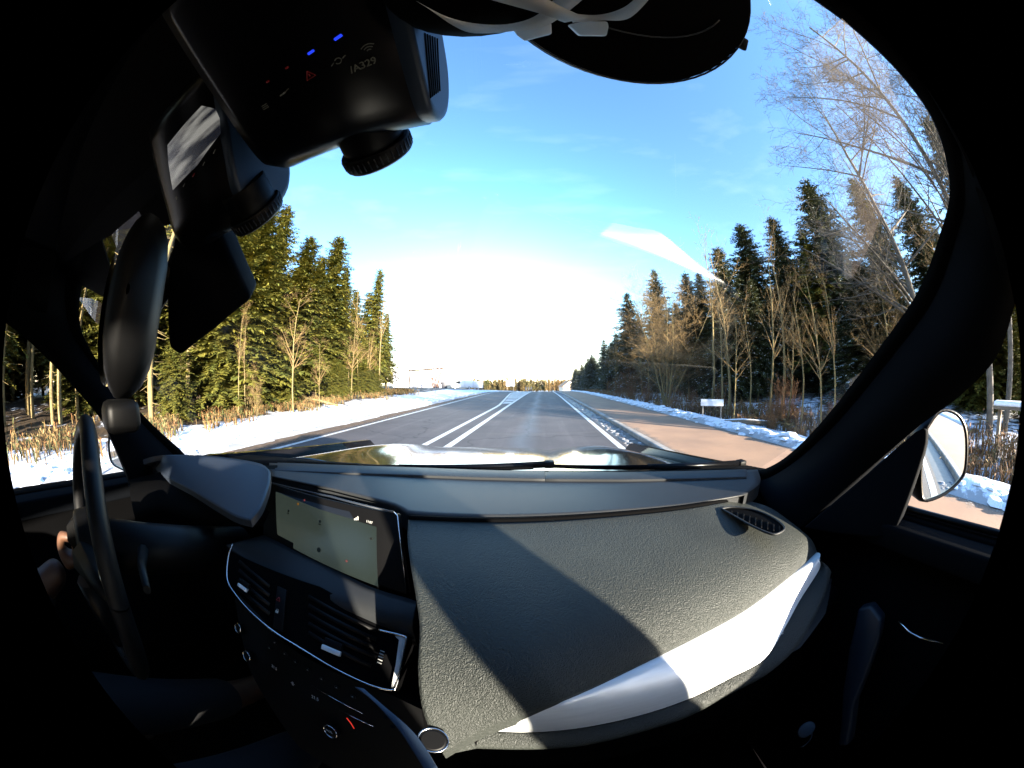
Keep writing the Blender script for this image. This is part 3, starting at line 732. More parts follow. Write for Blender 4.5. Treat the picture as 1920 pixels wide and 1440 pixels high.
# white van and white box trailer on the snowy yard
def wheel(parent, x, y, rr, w_=.2):
    g = MB(); g.tube([(x, y - w_ / 2, rr), (x, y + w_ / 2, rr)], [rr, rr], 16); wl = g.build('wheel', rubber, parent)
    g = MB(); g.tube([(x, y - w_ / 2 - .01, rr), (x, y + w_ / 2 + .01, rr)], [rr * .6, rr * .6], 12); g.build('rim', whitep, wl)
o, a = local_frame(866, 72, 8)
v = tag(empty('white_van', o, a), 'white delivery van parked side-on in the snowy yard', 'van')
prof = [(-2.6, .4), (-2.65, 1.1), (-2.45, 1.3), (-1.9, 1.45), (-1.35, 2.1), (-1.0, 2.25), (2.5, 2.3), (2.65, 2.1), (2.65, .4)]
g = MB(); g.prism([(x, -.95, z) for x, z in prof], (0, 1.9, 0)); g.build('body', whitep, v, bevel=.06)
g = MB(); g.prism([(-1.78, -.965, 1.45), (-1.3, -.965, 2.0), (-.55, -.965, 2.05), (-.55, -.965, 1.42)], (0, .02, 0)); g.build('side_window', glassd, v)
g = MB(); g.add([(-1.92, -.8, 1.47), (-1.92, .8, 1.47), (-1.4, .75, 2.09), (-1.4, -.75, 2.09)], [(0, 1, 2, 3)]); g.build('windscreen', glassd, v)
for x in (-1.75, 1.7):
    for yy_ in (-.86, .86): wheel(v, x, yy_, .34)
g = MB(); g.box((-2.68, 0, .5), (.1, 1.8, .25)); g.build('bumper', darkw, v)
g = MB(); g.box((.6, -.97, 1.25), (.03, .02, 1.5)); g.build('door_seam', darkw, v)
o, a = local_frame(893, 74, -6)
v = tag(empty('box_trailer', o, a), 'white box trailer with a dark rear frame beside the delivery van', 'trailer')
g = MB(); g.box((0, 0, 1.35), (3.4, 1.9, 1.7)); g.build('body', whitep, v, bevel=.04)
g = MB(); g.box((1.72, 0, 1.35), (.08, 1.92, 1.74)); g.build('rear_frame', darkw, v)
for x in (-.2, .6): wheel(v, x, -.9, .28); wheel(v, x, .9, .28)
g = MB(); g.tube([(-1.7, 0, .45), (-2.9, 0, .45)], .05); g.build('drawbar', darkw, v)
# mast
o, a = local_frame(768, 60)
pl = tag(empty('utility_pole', o, a), 'tall thin pole rising in front of the grey shed', 'pole')
g = MB(); g.tube([(0, 0, -.2), (0, 0, 8.2)], [.12, .07], 8); g.build('post', barkm, pl)
g = MB(); g.box((0, 0, 7.2), (1.5, .1, .1)); g.build('crossarm', barkm, pl)
for x in (-.65, .65):
    g = MB(); g.tube([(x, 0, 7.25), (x, 0, 7.45)], [.05, .03], 8); g.build('insulator', kerbm, pl)
# house far right of the road's end
o, a = local_frame(1069, 165, 20)
hs_ = tag(empty('house', o, a), 'small gabled house with snowy roof at the far end, left of the spruces', 'house')
wallm = mat('house_render', (.75, .62, .48), .8); roofm = mat('house_roof', (.55, .28, .14), .7)
g = MB(); g.prism([(-4, 0, 0), (4, 0, 0), (4, 0, 2.6), (0, 0, 5.6), (-4, 0, 2.6)], (0, 8, 0)); g.build('wall', wallm, hs_)
for sg in (-1, 1):
    g = MB(); g.prism([(sg * 4.6, -.4, 2.2), (0, -.4, 5.75), (0, -.4, 5.95), (sg * 4.6, -.4, 2.4)], (0, 8.8, 0)); g.build('roof', roofm if sg < 0 else shedr, hs_)
for x in (-1.8, 1.8):
    g = MB(); g.box((x, -.02, 1.5), (1.1, .06, 1.2)); g.build('window', glassd, hs_)
# three dark people-high bollards / posts at the junction
for k, (px, l) in enumerate(((986, 'leftmost dark post at the end of the road'), (991, 'middle dark post at the end of the road'), (996, 'rightmost dark post at the end of the road'))):
    x, y, z = zone(px, 120 + k)
    p = tag(empty('marker_post', (x, y, z)), l, 'post', 'dark posts at the end of the road')
    g = MB(); g.tube([(0, 0, 0), (0, 0, 1.9)], [.30, .26], 8); g.build('stake', darkw, p); g = MB(); g.tube([(0, 0, 1.9), (0, 0, 2.1)], [.26, .1], 8); g.build('cap', darkw, p)
# warning sign boards seen far left of the road end (two pale boards on posts)
o, a = local_frame(957, 110)
sb = tag(empty('sign_board', o, a), 'pale square board on two legs left of the road far ahead', 'sign')
g = MB(); g.box((0, 0, 3.0), (3.2, .08, 2.2)); g.build('panel', shedr, sb)
for x in (-1.2, 1.2):
    g = MB(); g.tube([(x, .05, 0), (x, .05, 3.8)], .07); g.build('leg', kerbm, sb)
# white board behind the right snow bank and the wooden rail beside it
o, a = local_frame(1336, 12.2)
sb = tag(empty('sign_board', o, a), 'low white blank board standing in the twigs behind the right snow bank', 'sign')
g = MB(); g.box((0, 0, .62), (.95, .03, .26)); g.build('panel', whitep, sb, bevel=.01)
for x in (-.38, .38):
    g = MB(); g.tube([(x, .03, -.2), (x, .03, .74)], .02); g.build('leg', kerbm, sb)
woodm = mat('weathered_wood', (.22, .17, .12), .85, col2=(.13, .10, .07), scale=5, aniso=(.3, 3, 3))
o, a = local_frame(1395, 10.6, 18)
fl = tag(empty('fallen_log', o, a), 'snow-topped fallen log lying right of the white board', 'log')
g = MB(); g.tube([(-1.1, 0, .08), (0, .05, .10), (1.1, 0, .07)], [.08, .10, .07], 10); g.build('stem', woodm, fl)
g = MB(); g.tube([(-1.05, 0, .15), (0, .05, .19), (1.0, 0, .13)], [.04, .055, .035], 8, flat=((0, 0, 1), .5)); g.build('snow_cap', tsnow, fl)
o, a = local_frame(600, 12.5 + 3, -25)
fl = tag(empty('fallen_branch', o, a), 'pale broken branch lying in the orange brush on the left', 'branch')
g = MB(); g.tube([(-.9, 0, .55), (0, .05, .42), (1.0, 0, .2)], [.03, .05, .06], 8); g.tube([(0, .05, .42), (-.3, .1, .75)], [.03, .01], 6); g.build('stem', palebark, fl)
# litter bin shelter roof seen past the right door mirror
o, a = local_frame(1915, 10)
bt = tag(empty('picnic_table', o, a), 'snow-covered wooden table beside the wood, past the right door mirror', 'table')
g = MB(); g.box((0, 0, .95), (1.8, .8, .06)); g.build('tabletop', woodm, bt); g = MB(); g.box((0, 0, 1.03), (1.78, .78, .10)); g.build('snow_cap', tsnow, bt, bevel=.03)
for x in (-.7, .7):
    g = MB(); g.box((x, 0, .45), (.1, .6, .95)); g.build('leg', woodm, bt)
# ------------------------------------------------------------------ the car around the camera
V = Vector
leather = mat('dash_leather', (.024, .027, .024), .52, var=.12, scale=9, bump=.75, bscale=400, bdist=.0013, bump_kind='leather', spec=.28)
softdash = mat('soft_dash_plastic', (.016, .0175, .019), .52, var=.1, scale=6, bump=.3, bscale=600, bdist=.0006, spec=.28)
hoodp = mat('binnacle_plastic', (.010, .014, .022), .5, var=.06, bump=.15, bscale=800, bdist=.0004)
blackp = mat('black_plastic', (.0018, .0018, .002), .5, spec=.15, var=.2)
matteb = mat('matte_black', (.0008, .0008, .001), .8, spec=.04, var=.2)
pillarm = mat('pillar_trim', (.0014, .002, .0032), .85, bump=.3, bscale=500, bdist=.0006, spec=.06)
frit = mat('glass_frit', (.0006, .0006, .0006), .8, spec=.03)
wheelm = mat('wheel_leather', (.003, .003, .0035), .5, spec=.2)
chrome = mat('chrome', (.75, .75, .75), .18, metal=1, var=.03)
alu = mat('brushed_aluminium', (.72, .74, .74), .42, metal=.35, var=.05, scale=3, aniso=(1, 60, 60), bump=.06, bscale=300, bdist=.0005)
paintm = mat('black_car_paint', (.012, .011, .012), .12, var=.05, coat=.35, spec=.5)
glossb = mat('gloss_black', (.002, .002, .0025), .28, spec=.18, var=.1)
skin = mat('skin', (.09, .04, .02), .55, var=.08, scale=30)
cloth = mat('dark_jacket', (.003, .0032, .004), .9, bump=.4, bscale=200, bdist=.001, var=.2)
jeans = mat('dark_trousers', (.003, .0035, .005), .9, var=.2)
hairm = mat('dark_hair', (.03, .02, .012), .7, var=.3, scale=60)
led_b = emis('blue_led', (.02, .06, 1.0), .16); led_r = emis('red_led', (.8, .02, .02), .008); icon_w = emis('icon_glow', (.9, .85, .6), .003); icon_s = mat('icon_print', (.35, .35, .33), .6)
led_w = emis('white_led', (.8, 1, .8), .25)
gm2 = bpy.data.materials.new('clear_glass'); gm2.use_nodes = True; t = gm2.node_tree; t.nodes.clear()
o_ = t.nodes.new('ShaderNodeOutputMaterial'); tp = t.nodes.new('ShaderNodeBsdfTransparent'); gl = t.nodes.new('ShaderNodeBsdfGlossy'); mxs = t.nodes.new('ShaderNodeMixShader'); fr = t.nodes.new('ShaderNodeFresnel')
tp.inputs[0].default_value = (.97, .985, .98, 1); gl.inputs['Roughness'].default_value = .0; fr.inputs[0].default_value = 1.75
mn = t.nodes.new('ShaderNodeMath'); mn.operation = 'MINIMUM'; mn.inputs[1].default_value = .14; t.links.new(fr.outputs[0], mn.inputs[0]); t.links.new(mn.outputs[0], mxs.inputs[0]); t.links.new(tp.outputs[0], mxs.inputs[1]); t.links.new(gl.outputs[0], mxs.inputs[2]); t.links.new(mxs.outputs[0], o_.inputs[0])

car = tag(empty('car', (0, 0, 0), CARYAW), 'black car we sit in, seen from under its windscreen over the dashboard and bonnet', 'car')
XC = -.12
# windscreen: base curve to header
def ws(u, v):          # u -1..1 across, v 0 base .. 1 header ; bulged sheet
    x = XC + u * lerp(.80, .80, v)
    yb = .74 - .13 * u * u; zb = CAMZ - .235
    yt = -.112 - .01 * u * u; zt = CAMZ + .298 - .010 * u * u
    return V((x, lerp(yb, yt, v), lerp(zb, zt, v) + .006 * math.sin(math.pi * v) * (1 - .6 * u * u)))
g = MB(); g.grid([[ws(-1 + 2 * i / 24, j / 16) for i in range(25)] for j in range(17)]); wsc = g.build('windscreen', gm2, car, fix=False)

# pillars: glass-side edge A, door-side edge B, sampled where the trim really is (distance from lens in metres)
PA = [(1400, 882, .83), (1432, 880, .80), (1482, 850, .76), (1550, 780, .69), (1650, 650, .64), (1722, 545, .61), (1762, 440, .58), (1781, 350, .55), (1757, 240, .47), (1700, 150, .40), (1610, 60, .34), (1515, -10, .31), (1420, -70, .29)]
PB = [(1470, 1010, .70), (1510, 982, .68), (1620, 885, .67), (1722, 800, .65), (1800, 742, .64), (1868, 670, .63), (1903, 570, .62), (1925, 470, .62), (1940, 330, .58), (1900, 130, .50), (1800, -20, .43), (1700, -120, .38), (1600, -200, .36)]
def pillar(PA, PB, sgn, name):
    A = [cp(*p) for p in smooth_poly(PA, 60)]; B = [cp(*p) for p in smooth_poly(PB, 60)]
    M1 = [a.lerp(b_, .17) for a, b_ in zip(A, B)]
    n = len(A); 
    mid = [V(a.lerp(b_, .55)) + (CAMC - a.lerp(b_, .55)).normalized() * -.0 for a, b_ in zip(A, B)]
    outw = []
    for a, b_ in zip(A, B):
        c = (a + b_) / 2; d = (c - V((XC, c.y, CAMZ - .1))).normalized(); outw.append(d * .05)
    g = MB(); g.strip(M1, B, outw); g.build(name, pillarm, car)
    o2 = [d * .4 for d in outw]
    g = MB(); g.strip(A, [m - d * .02 for m, d in zip(M1, o2)], o2); g.build('windscreen_seal', frit, car)
    return A, B
RA, RB = pillar(PA, PB, 1, 'pillar_trim')
LA_ = [(330, 868, 1.02), (347, 853, 1.02), (290, 800, .98), (238, 745, .95), (185, 680, .93), (153, 620, .91), (150, 560, .90), (168, 490, .86), (205, 430, .74), (260, 350, .6), (330, 260, .5), (400, 150, .42), (450, 20, .38)]
LB_ = [(250, 925, .95), (241, 893, .95), (215, 835, .94), (190, 787, .94), (120, 705, .93), (47, 633, .93), (-10, 590, .93), (-60, 540, .93), (-120, 440, .93), (-120, 300, .90), (-60, 120, .80), (0, -60, .70), (100, -200, .6)]
LA2, LB2 = pillar(LA_, LB_, -1, 'pillar_trim')

# dashboard: coons patches over measured edges
def coons(T, B_, Lf, Rt, nu, nv, zf, off=None):
    T, B_, Lf, Rt = (smooth_poly(k, 40) for k in (T, B_, Lf, Rt)); rows = []
    for j in range(nv + 1):
        v = j / nv; row = []
        for i in range(nu + 1):
            u = i / nu
            a = [poly_at(T, u), poly_at(B_, u), poly_at(Lf, v), poly_at(Rt, v)]
            q = []
            for k in range(2):
                c = lerp(lerp(T[0][k], T[-1][k], u), lerp(B_[0][k], B_[-1][k], u), v)
                q.append(lerp(a[0][k], a[1][k], v) + lerp(a[2][k], a[3][k], u) - c)
            row.append(cp(q[0], q[1], z=zf(u, v)))
        rows.append(row)
    return rows
def skirt(g, rows, drop=.02):
    "closes the sheet with a rim and an underside, so it has real thickness"
    D = V((0, 0, -drop))
    ring = rows[0][:] + [r[-1] for r in rows[1:]] + rows[-1][-2::-1] + [r[0] for r in rows[-2:0:-1]]
    g.grid([ring + [ring[0]], [p + D for p in ring] + [ring[0] + D]], 0, False)
    g.grid([[p + D for p in r] for r in rows])
seam_px = [(505, 894), (640, 925), (742, 953), (768, 968), (900, 975), (1030, 972), (1170, 962), (1290, 949), (1392, 931)]
far_px = [(505, 868), (640, 873), (765, 877), (900, 882), (1030, 885), (1170, 886), (1290, 884), (1420, 880)]
dash = None
g = MB()
rows = coons(far_px, seam_px, [(505, 868), (504, 880), (505, 894)], [(1420, 880), (1425, 905), (1392, 931)], 60, 14, lambda u, v: -.212 + .012 * math.sin(v * math.pi * .5) + (.0 if v < .97 else -.006))
g.grid(rows); skirt(g, rows, .03); dash = g.build('dashboard_top', softdash, car)
# defroster ledge: a slightly raised darker strip next to the glass, in two lengths
for (a, b_) in ((520, 1022), (1028, 1400)):
    g = MB(); T = []; B2 = []
    for i in range(21):
        px = lerp(a, b_, i / 20); yy1 = poly_at(far_px, (px - 505) / 915)[1]
        T.append(cp(px, yy1 - 1.5, z=-.203)); B2.append(cp(px - (6 if i in (0,) else 0), yy1 + 13, z=-.203))
    g.strip(T, B2, V((0, 0, -.012))); g.build('defroster_ledge', softdash, car, bevel=.0015)
# dark seam groove and passenger pad
def padz(u, v): return -.203 - .035 * v - .028 * v ** 5 - .075 * max(0, .30 - u) ** 1.3 * v * 4.0 * (.25 + .75 * v) - .022 * max(0, (u - .9) / .1) ** 2
pad_T = [(766, 974), (900, 979), (1030, 976), (1170, 966), (1290, 953), (1390, 936)]
pad_B = [(830, 1412), (905, 1369), (1000, 1332), (1105, 1290), (1210, 1240), (1310, 1190), (1400, 1140), (1480, 1080), (1532, 1034)]
pad_L = [(766, 974), (764, 1010), (770, 1060), (780, 1120), (787, 1180), (784, 1260), (795, 1340), (830, 1412)]
pad_R = [(1390, 936), (1440, 950), (1485, 980), (1520, 1010), (1532, 1034)]
g = MB(); prow = coons(pad_T, pad_B, pad_L, pad_R, 90, 60, padz); g.grid(prow); skirt(g, prow, .022); pad = g.build('passenger_pad', leather, car)
PADB = prow[-1]
g = MB(); A = [p + V((0, .004, .0005)) for p in prow[0]]; g.tube([A[i] for i in range(0, 91, 3)], .0048, 6); g.build('dashboard_seam', matteb, car)
# binnacle hood
def hz_(u, v): return -.175 - .035 * v + .012 * math.sin(math.pi * u) * (1 - v)
g = MB(); rows = coons([(268, 862), (300, 854), (370, 853), (440, 860), (490, 870), (507, 884)], [(268, 862), (310, 893), (360, 920), (400, 945), (440, 968), (470, 976)],
    [(268, 862), (268, 862), (268, 862)], [(507, 884), (505, 910), (490, 950), (470, 976)], 34, 20, hz_)
g.grid(rows); skirt(g, rows, .012); g.build('binnacle_hood', hoodp, car)
# instrument panel behind the wheel, faces the driver
Pg = Plane(cp(300, 905, y=.40), cp(455, 985, y=.40), cp(330, 1010, y=.36))
g = MB(); q = [Pg.hit(px, py) for px, py in ((275, 870), (480, 980), (470, 1060), (430, 1150), (300, 1080), (262, 960))]
g.prism(q, -Pg.n * .03); clus = g.build('instrument_panel', matteb, car)
for (cx, cy_, rx) in ((385, 965, .055), (432, 995, .06)):
    c = Pg.hit(cx, cy_, .003); M = frame(c, V((1, 0, 0)), Pg.n); g = MB()
    g.tube([M @ V((rx * math.cos(a), rx * math.sin(a), 0)) for a in (R(15 * k) for k in range(10, 25))], .0013, 6); g.build('gauge_ring', chrome, clus)
# display
Pd = Plane(cp(497, 900, s=.69), cp(745, 962, s=.458), cp(763, 1118, s=.462))
outer = [(497, 902), (745, 962), (764, 1116), (640, 1072), (493, 1003)]
def ppoly(Pl, pts, h): return [Pl.hit(x, y, h) for x, y in pts]
g = MB(); g.prism(ppoly(Pd, outer, 0), -Pd.n * .014); disp = g.build('display_bezel', blackp, car, bevel=.003, seg=3)
mapm, t, b = newmat('map_screen'); N = t.nodes; L = t.links
tcn = N.new('ShaderNodeTexCoord'); vo = N.new('ShaderNodeTexVoronoi'); vo.feature = 'DISTANCE_TO_EDGE'; vo.inputs['Scale'].default_value = 26; L.new(tcn.outputs['Object'], vo.inputs['Vector'])
cr = N.new('ShaderNodeValToRGB'); cr.color_ramp.elements[0].position = .0; cr.color_ramp.elements[0].color = (.065, .085, .072, 1); cr.color_ramp.elements[1].position = .02; cr.color_ramp.elements[1].color = (.055, .073, .060, 1)
L.new(vo.outputs['Distance'], cr.inputs[0]); b.inputs['Base Color'].default_value = (.003, .004, .003, 1); L.new(cr.outputs[0], b.inputs['Emission Color']); b.inputs['Emission Strength'].default_value = .095; b.inputs['Roughness'].default_value = .25
g = MB(); q = ppoly(Pd, [(517, 922), (655, 960), (664, 975), (706, 988), (709, 1100), (550, 1028), (550, 1018), (520, 1002)], .0008); g.add(q, [tuple(range(8))]); g.build('map_screen', mapm, disp)
mblue = emis('map_sky', (.03, .09, .22), .010); mdark = emis('map_icon', (.02, .03, .02), .02); morange = emis('map_orange', (.5, .2, .02), .06); mred = emis('map_red', (.6, .1, .1), .05)
g = MB(); g.add(ppoly(Pd, [(517, 921), (655, 959), (664, 974), (600, 955), (550, 935)], .0012), [(0, 1, 2, 3, 4)]); g.build('map_sky_band', mblue, disp)
for (x, y, sz, mm_) in ((541, 958, 4, mdark), (600, 978, 4, mdark), (559, 945, 4, morange), (571, 938, 3, mred), (598, 1031, 8, mdark), (696, 1010, 3, mdark), (650, 1052, 3, mred)):
    M = frame(Pd.hit(x, y, .0014), (Pd.hit(x + 3, y + 1) - Pd.hit(x, y)), Pd.n); r_ = sz * .0005 + .0005
    g = MB(); g.tube([M @ V((0, 0, 0)), M @ V((0, 0, .0006))], r_, 10)
    if mm_ is mdark and sz == 4: g.box(M @ V((0, -r_ * 1.9, .0003)), (r_ * 2.2, r_ * .7, .0006), M.to_3x3())
    if sz == 8: g.box(M @ V((0, 0, .001)), (r_ * .9, r_ * .35, .0006), M.to_3x3())
    g.build('map_symbol', mm_, disp)
def face_text(name, body, Pl, p0, p1, m, parent, k=1.0, h=.0015, ext=.0002):
    a = Pl.hit(*p0, h); bb = Pl.hit(*p1, h); M = frame(a, bb - a, Pl.n)
    probe = len(body) * .62; return text_mesh(name, body, (bb - a).length / probe * k, M, m, parent, ext)
face_text('clock', '11:07', Pd, (686, 979), (703, 984), icon_s, disp)
g = MB(); 
for k, hh in enumerate((3, 5, 7)): g.add(ppoly(Pd, [(664 + k * 3, 975), (666 + k * 3, 975.6), (666 + k * 3, 975.6 - hh), (664 + k * 3, 975 - hh)], .0012), [(0, 1, 2, 3)])
g.build('signal_icon', icon_s, disp)
g = MB(); e = ppoly(Pd, [(500, 903), (620, 931), (738, 960)], .001); e2 = ppoly(Pd, [(738, 960), (745, 967), (754, 1040), (763, 1112)], .001)
g.tube(e, .0018, 6); g.build('bezel_edge', hoodp, disp); g = MB(); g.tube(e2, .0011, 6); g.build('bezel_edge', chrome, disp)

# centre stack
def Q(pts): return [cp(x, y, s=s) for x, y, s in pts]
TLc, TRc, BRc, BLc = cp(430, 1018, s=.63), cp(778, 1135, s=.46), cp(745, 1298, s=.462), cp(470, 1160, s=.645)
Pc = Plane(TLc, TRc, BRc)
# soft shelf under the display, rolling down to the vents
up = [(494, 1003, .665), (600, 1052, .56), (690, 1098, .49), (766, 1122, .455), (782, 1128, .445)]
lo = [(424, 1022, .645), (500, 1085, .575), (600, 1135, .52), (690, 1170, .485), (778, 1196, .458)]
A = [cp(*p) for p in smooth_poly(up, 30)]; B_ = [cp(*p) for p in smooth_poly(lo, 30)]
rows = []
for j in range(9):
    v = j / 8; rows.append([a.lerp(b_, v) + V((0, -.012, .003)) * math.sin(math.pi * v) for a, b_ in zip(A, B_)])
g = MB(); g.grid(rows); skirt(g, rows, .02); g.build('display_shelf', softdash, car)
g = MB(); q = ppoly(Pc, [(426, 1030), (600, 1100), (700, 1150), (776, 1185), (760, 1240), (742, 1298), (690, 1285), (560, 1215), (470, 1150), (428, 1085)], -.006)
g.prism(q, -Pc.n * .03); vent = g.build('centre_vent_panel', matteb, car)
fr_px = [(436, 1020), (428, 1045), (426, 1085), (440, 1112), (470, 1147), (515, 1185), (560, 1213), (625, 1252), (690, 1283), (733, 1294), (743, 1285), (752, 1250), (762, 1200), (755, 1192), (709, 1181)]
g = MB(); g.tube([Pc.hit(x, y, .003) for x, y in smooth_poly(fr_px, 60)], .0017, 6); g.build('chrome_frame', chrome, vent)
g = MB(); pr = [(742, 1290), (754, 1245), (762, 1198), (756, 1190)]; pr2 = [(733, 1290), (742, 1245), (748, 1200), (740, 1192)]
g.strip([Pc.hit(x, y, .002) for x, y in pr], [Pc.hit(x, y, .001) for x, y in pr2], -Pc.n * .008); g.build('vent_surround', alu, vent)
for k in range(5):
    for (a, b_) in (((445, 1052), (505, 1100)), ((575, 1118), (705, 1182))):
        dy = k * 17
        g = MB(); p0 = Pc.hit(a[0] + 3, a[1] + dy, -.003); p1 = Pc.hit(b_[0] + (0 if k < 4 else -10), b_[1] + dy, -.003)
        g.tube([p0, p1], .004, 6, flat=(Pc.n, .25)); g.build('vent_slat', blackp, vent)
for (a, b_, w_) in (((447, 1096), (463, 1108), .0032), ((604, 1212), (639, 1227), .0040)):
    g = MB(); c0, c1 = Pc.hit(*a, .006), Pc.hit(*b_, .006); M = frame((c0 + c1) / 2, c1 - c0, Pc.n); g.box(M.to_translation(), ((c1 - c0).length, w_ * 2, .006), M.to_3x3()); tb = g.build('vent_tab', alu, vent, bevel=.001)
    g = MB(); g.box(M @ V((.0, w_ * 2.6, -.002)), ((c1 - c0).length * .95, w_ * 3, .006), M.to_3x3()); g.build('tab_body', blackp, tb, bevel=.001)
g = MB()
for k in range(5):
    c = Pc.hit(717 - k * 1.4, 1221 + k * 5.5, .003); M = frame(c, Pc.hit(760, 1230) - Pc.hit(700, 1206), Pc.n); g.box(c, (.0062, .0014, .002), M.to_3x3())
g.build('thumbwheel_marks', icon_s, vent)
g = MB(); q = ppoly(Pc, [(520, 1098), (537, 1106), (530, 1185), (512, 1176)], .001); g.prism(q, -Pc.n * .006); hb = g.build('hazard_button', blackp, vent, bevel=.0008)
c = Pc.hit(522, 1124, .003); M = frame(c, Pc.hit(530, 1128) - c, Pc.n)
g = MB(); tri = [M @ V((.0042 * math.cos(R(a)), .0042 * math.sin(R(a)), 0)) for a in (90, 210, 330)]; g.tube(tri + [tri[0]], .0005, 4); g.build('hazard_triangle', led_r, hb)
c = Pc.hit(519, 1147, .003); M = frame(c, Pc.hit(527, 1151) - c, Pc.n)
g = MB(); g.box(c, (.005, .004, .0006), M.to_3x3()); g.tube([M @ V((-.0015, .002, 0)), M @ V((-.0015, .0045, 0)), M @ V((.0015, .0045, 0)), M @ V((.0015, .002, 0))], .0004, 4); g.build('lock_icon', icon_s, hb)
# climate and radio panel below, turning down
Pe = Plane(cp(465, 1150, s=.65), cp(742, 1300, s=.465), cp(800, 1440, s=.52))
g = MB(); g.prism(ppoly(Pe, [(440, 1120), (560, 1225), (735, 1303), (790, 1330), (812, 1440), (700, 1480), (560, 1400), (470, 1260)], -.004), -Pe.n * .03); clim = g.build('climate_panel', blackp, car)
for ln in (((585, 1285), (680, 1338)), ((636, 1331), (700, 1362))):
    g = MB(); g.tube([Pe.hit(*ln[0], .0), Pe.hit(*ln[1], .0)], .0008, 5); g.build('trim_line', chrome, clim)
for (x, y) in ((506, 1215), (516, 1205), (535, 1226), (555, 1241), (578, 1256), (604, 1273), (632, 1289), (662, 1306)):
    c = Pe.hit(x, y, .0); M = frame(c, Pe.hit(x + 8, y + 4) - c, Pe.n); g = MB(); g.box(c, (.008, .0045, .003), M.to_3x3()); bt_ = g.build('push_button', glossb, clim, bevel=.0008)
    g = MB(); g.box(M @ V((0, 0, .0018)), (.0022, .0009, .0004), M.to_3x3()); g.build('button_mark', icon_s, bt_)
for (p0, p1, s_) in (((509, 1250), (524, 1261), '21.5'), ((545, 1281), (562, 1291), '-||-'), ((584, 1308), (604, 1318), '21.5')):
    face_text('climate_readout', s_, Pe, p0, p1, icon_s, clim, h=.001)
def dial(px, py, Pl, r_, parent, h0=.012):
    c = Pl.hit(px, py, 0); M = frame(c, V((1, 0, 0)), Pl.n); g = MB(); g.tube([c, c + Pl.n * h0], [r_, r_ * .93], 24); k = g.build('dial', blackp, parent, bevel=.001)
    g = MB(); ring = [M @ V((r_ * .95 * math.cos(a), r_ * .95 * math.sin(a), h0)) for a in (6.2832 * i / 28 for i in range(29))]; g.tube(ring, .0011, 6, caps=False); g.build('dial_ring', chrome, k)
    return M
M = dial(628, 1368, Pe, .0125, clim); text_mesh('dial_word', 'VOL', .0062, M @ Matrix.Translation(V((-.0075, -.002, .0125))) , icon_s, clim)
dial(468, 1230, Pe, .011, clim, .008); dial(452, 1178, Pe, .010, clim, .008)
g = MB(); g.tube([Pe.hit(650, 1346, .002), Pe.hit(658, 1356, .002), Pe.hit(664, 1366, .002)], .0009, 5); g.build('heat_strip', emis('red_strip', (1, .05, .03), .12), clim)
# aluminium trim bar and lower leather band
trim_lo = [(905, 1370, -.345), (1000, 1373, -.347), (1100, 1363, -.343), (1200, 1341, -.338), (1290, 1311, -.333), (1370, 1271, -.326), (1432, 1236, -.322), (1470, 1180, -.314), (1500, 1125, -.305), (1536, 1068, -.292), (1537, 1046, -.272)]
T2 = [PADB[round(i * 90 / 59)] + V((0, .001, -.004)) for i in range(60)]
k0 = min(range(60), key=lambda i: (T2[i] - cp(905, 1369, z=padz(.1, 1))).length)
TT = [PADB[min(90, round(lerp(k0 * 90 / 59, 90, i / 49)))] + V((0, .002, -.003)) for i in range(50)]
LL = [cp(a, b_, z=c_) for a, b_, c_ in smooth_poly(trim_lo, 50)]
rows = []
for j in range(7):
    v = j / 6; rows.append([a.lerp(b_, v) + V((0, -.6, .8)) * .006 * math.sin(math.pi * v) for a, b_ in zip(TT, LL)])
g = MB(); g.grid(rows); g.grid([rows[0], [p + V((0, .015, -.01)) for p in rows[0]]]); tr_o = g.build('aluminium_trim', alu, car)
band_lo = [(885, 1402, -.36), (1000, 1404, -.362), (1100, 1396, -.36), (1200, 1372, -.355), (1290, 1343, -.35), (1370, 1300, -.343), (1440, 1262, -.338), (1500, 1205, -.328), (1545, 1120, -.312), (1560, 1070, -.30)]
B2 = [cp(a, b_, z=c_) for a, b_, c_ in smooth_poly(band_lo, 50)]
g = MB(); rows = [[a.lerp(b_, v / 4) + V((0, -.004, .002)) * math.sin(math.pi * v / 4) + V((0, .0, -.003)) for a, b_ in zip(LL, B2)] for v in range(5)]
rows += [[p + V((0, .05, -.05)) for p in rows[-1]], [p + V((0, .12, -.20)) for p in rows[-1]]]
g.grid(rows); g.build('lower_dash_band', leather, car)
g = MB(); g.tube([cp(825, 1403, z=-.352), cp(850, 1398, z=-.353), cp(888, 1390, z=-.353)], .010, 8); g.build('band_corner', leather, car)
g = MB(); g.tube([cp(888, 1370, z=-.346), cp(893, 1388, z=-.352), cp(889, 1404, z=-.36)], .0016, 6); g.build('band_seam', matteb, car)
# glove box and knee area, dark
g = MB(); g.box((.235, .36, CAMZ - .52), (.66, .36, .34)); g.build('glove_box', matteb, car, bevel=.02)
g = MB(); g.box((XC - .46, .60, CAMZ - .43), (.90, .28, .30)); g.build('driver_dash_body', matteb, car, bevel=.03)
g = MB(); g.box((XC - .12, .36, CAMZ - .72), (.30, .40, .36)); g.build('centre_console', matteb, car, bevel=.02)
# windscreen base inside: black filler between dash and glass
g = MB(); A = [ws(-1 + 2 * i / 20, 0) + V((0, .05, -.01)) for i in range(21)]; B_ = [cp(poly_at(far_px, i / 20)[0], poly_at(far_px, i / 20)[1] - 1, z=-.214) for i in range(21)]
B_[0] = cp(330, 872, z=-.222); B_[1] = cp(440, 871, z=-.222)
g.strip(A, B_, V((0, 0, -.03))); g.build('windscreen_base_trim', matteb, car)
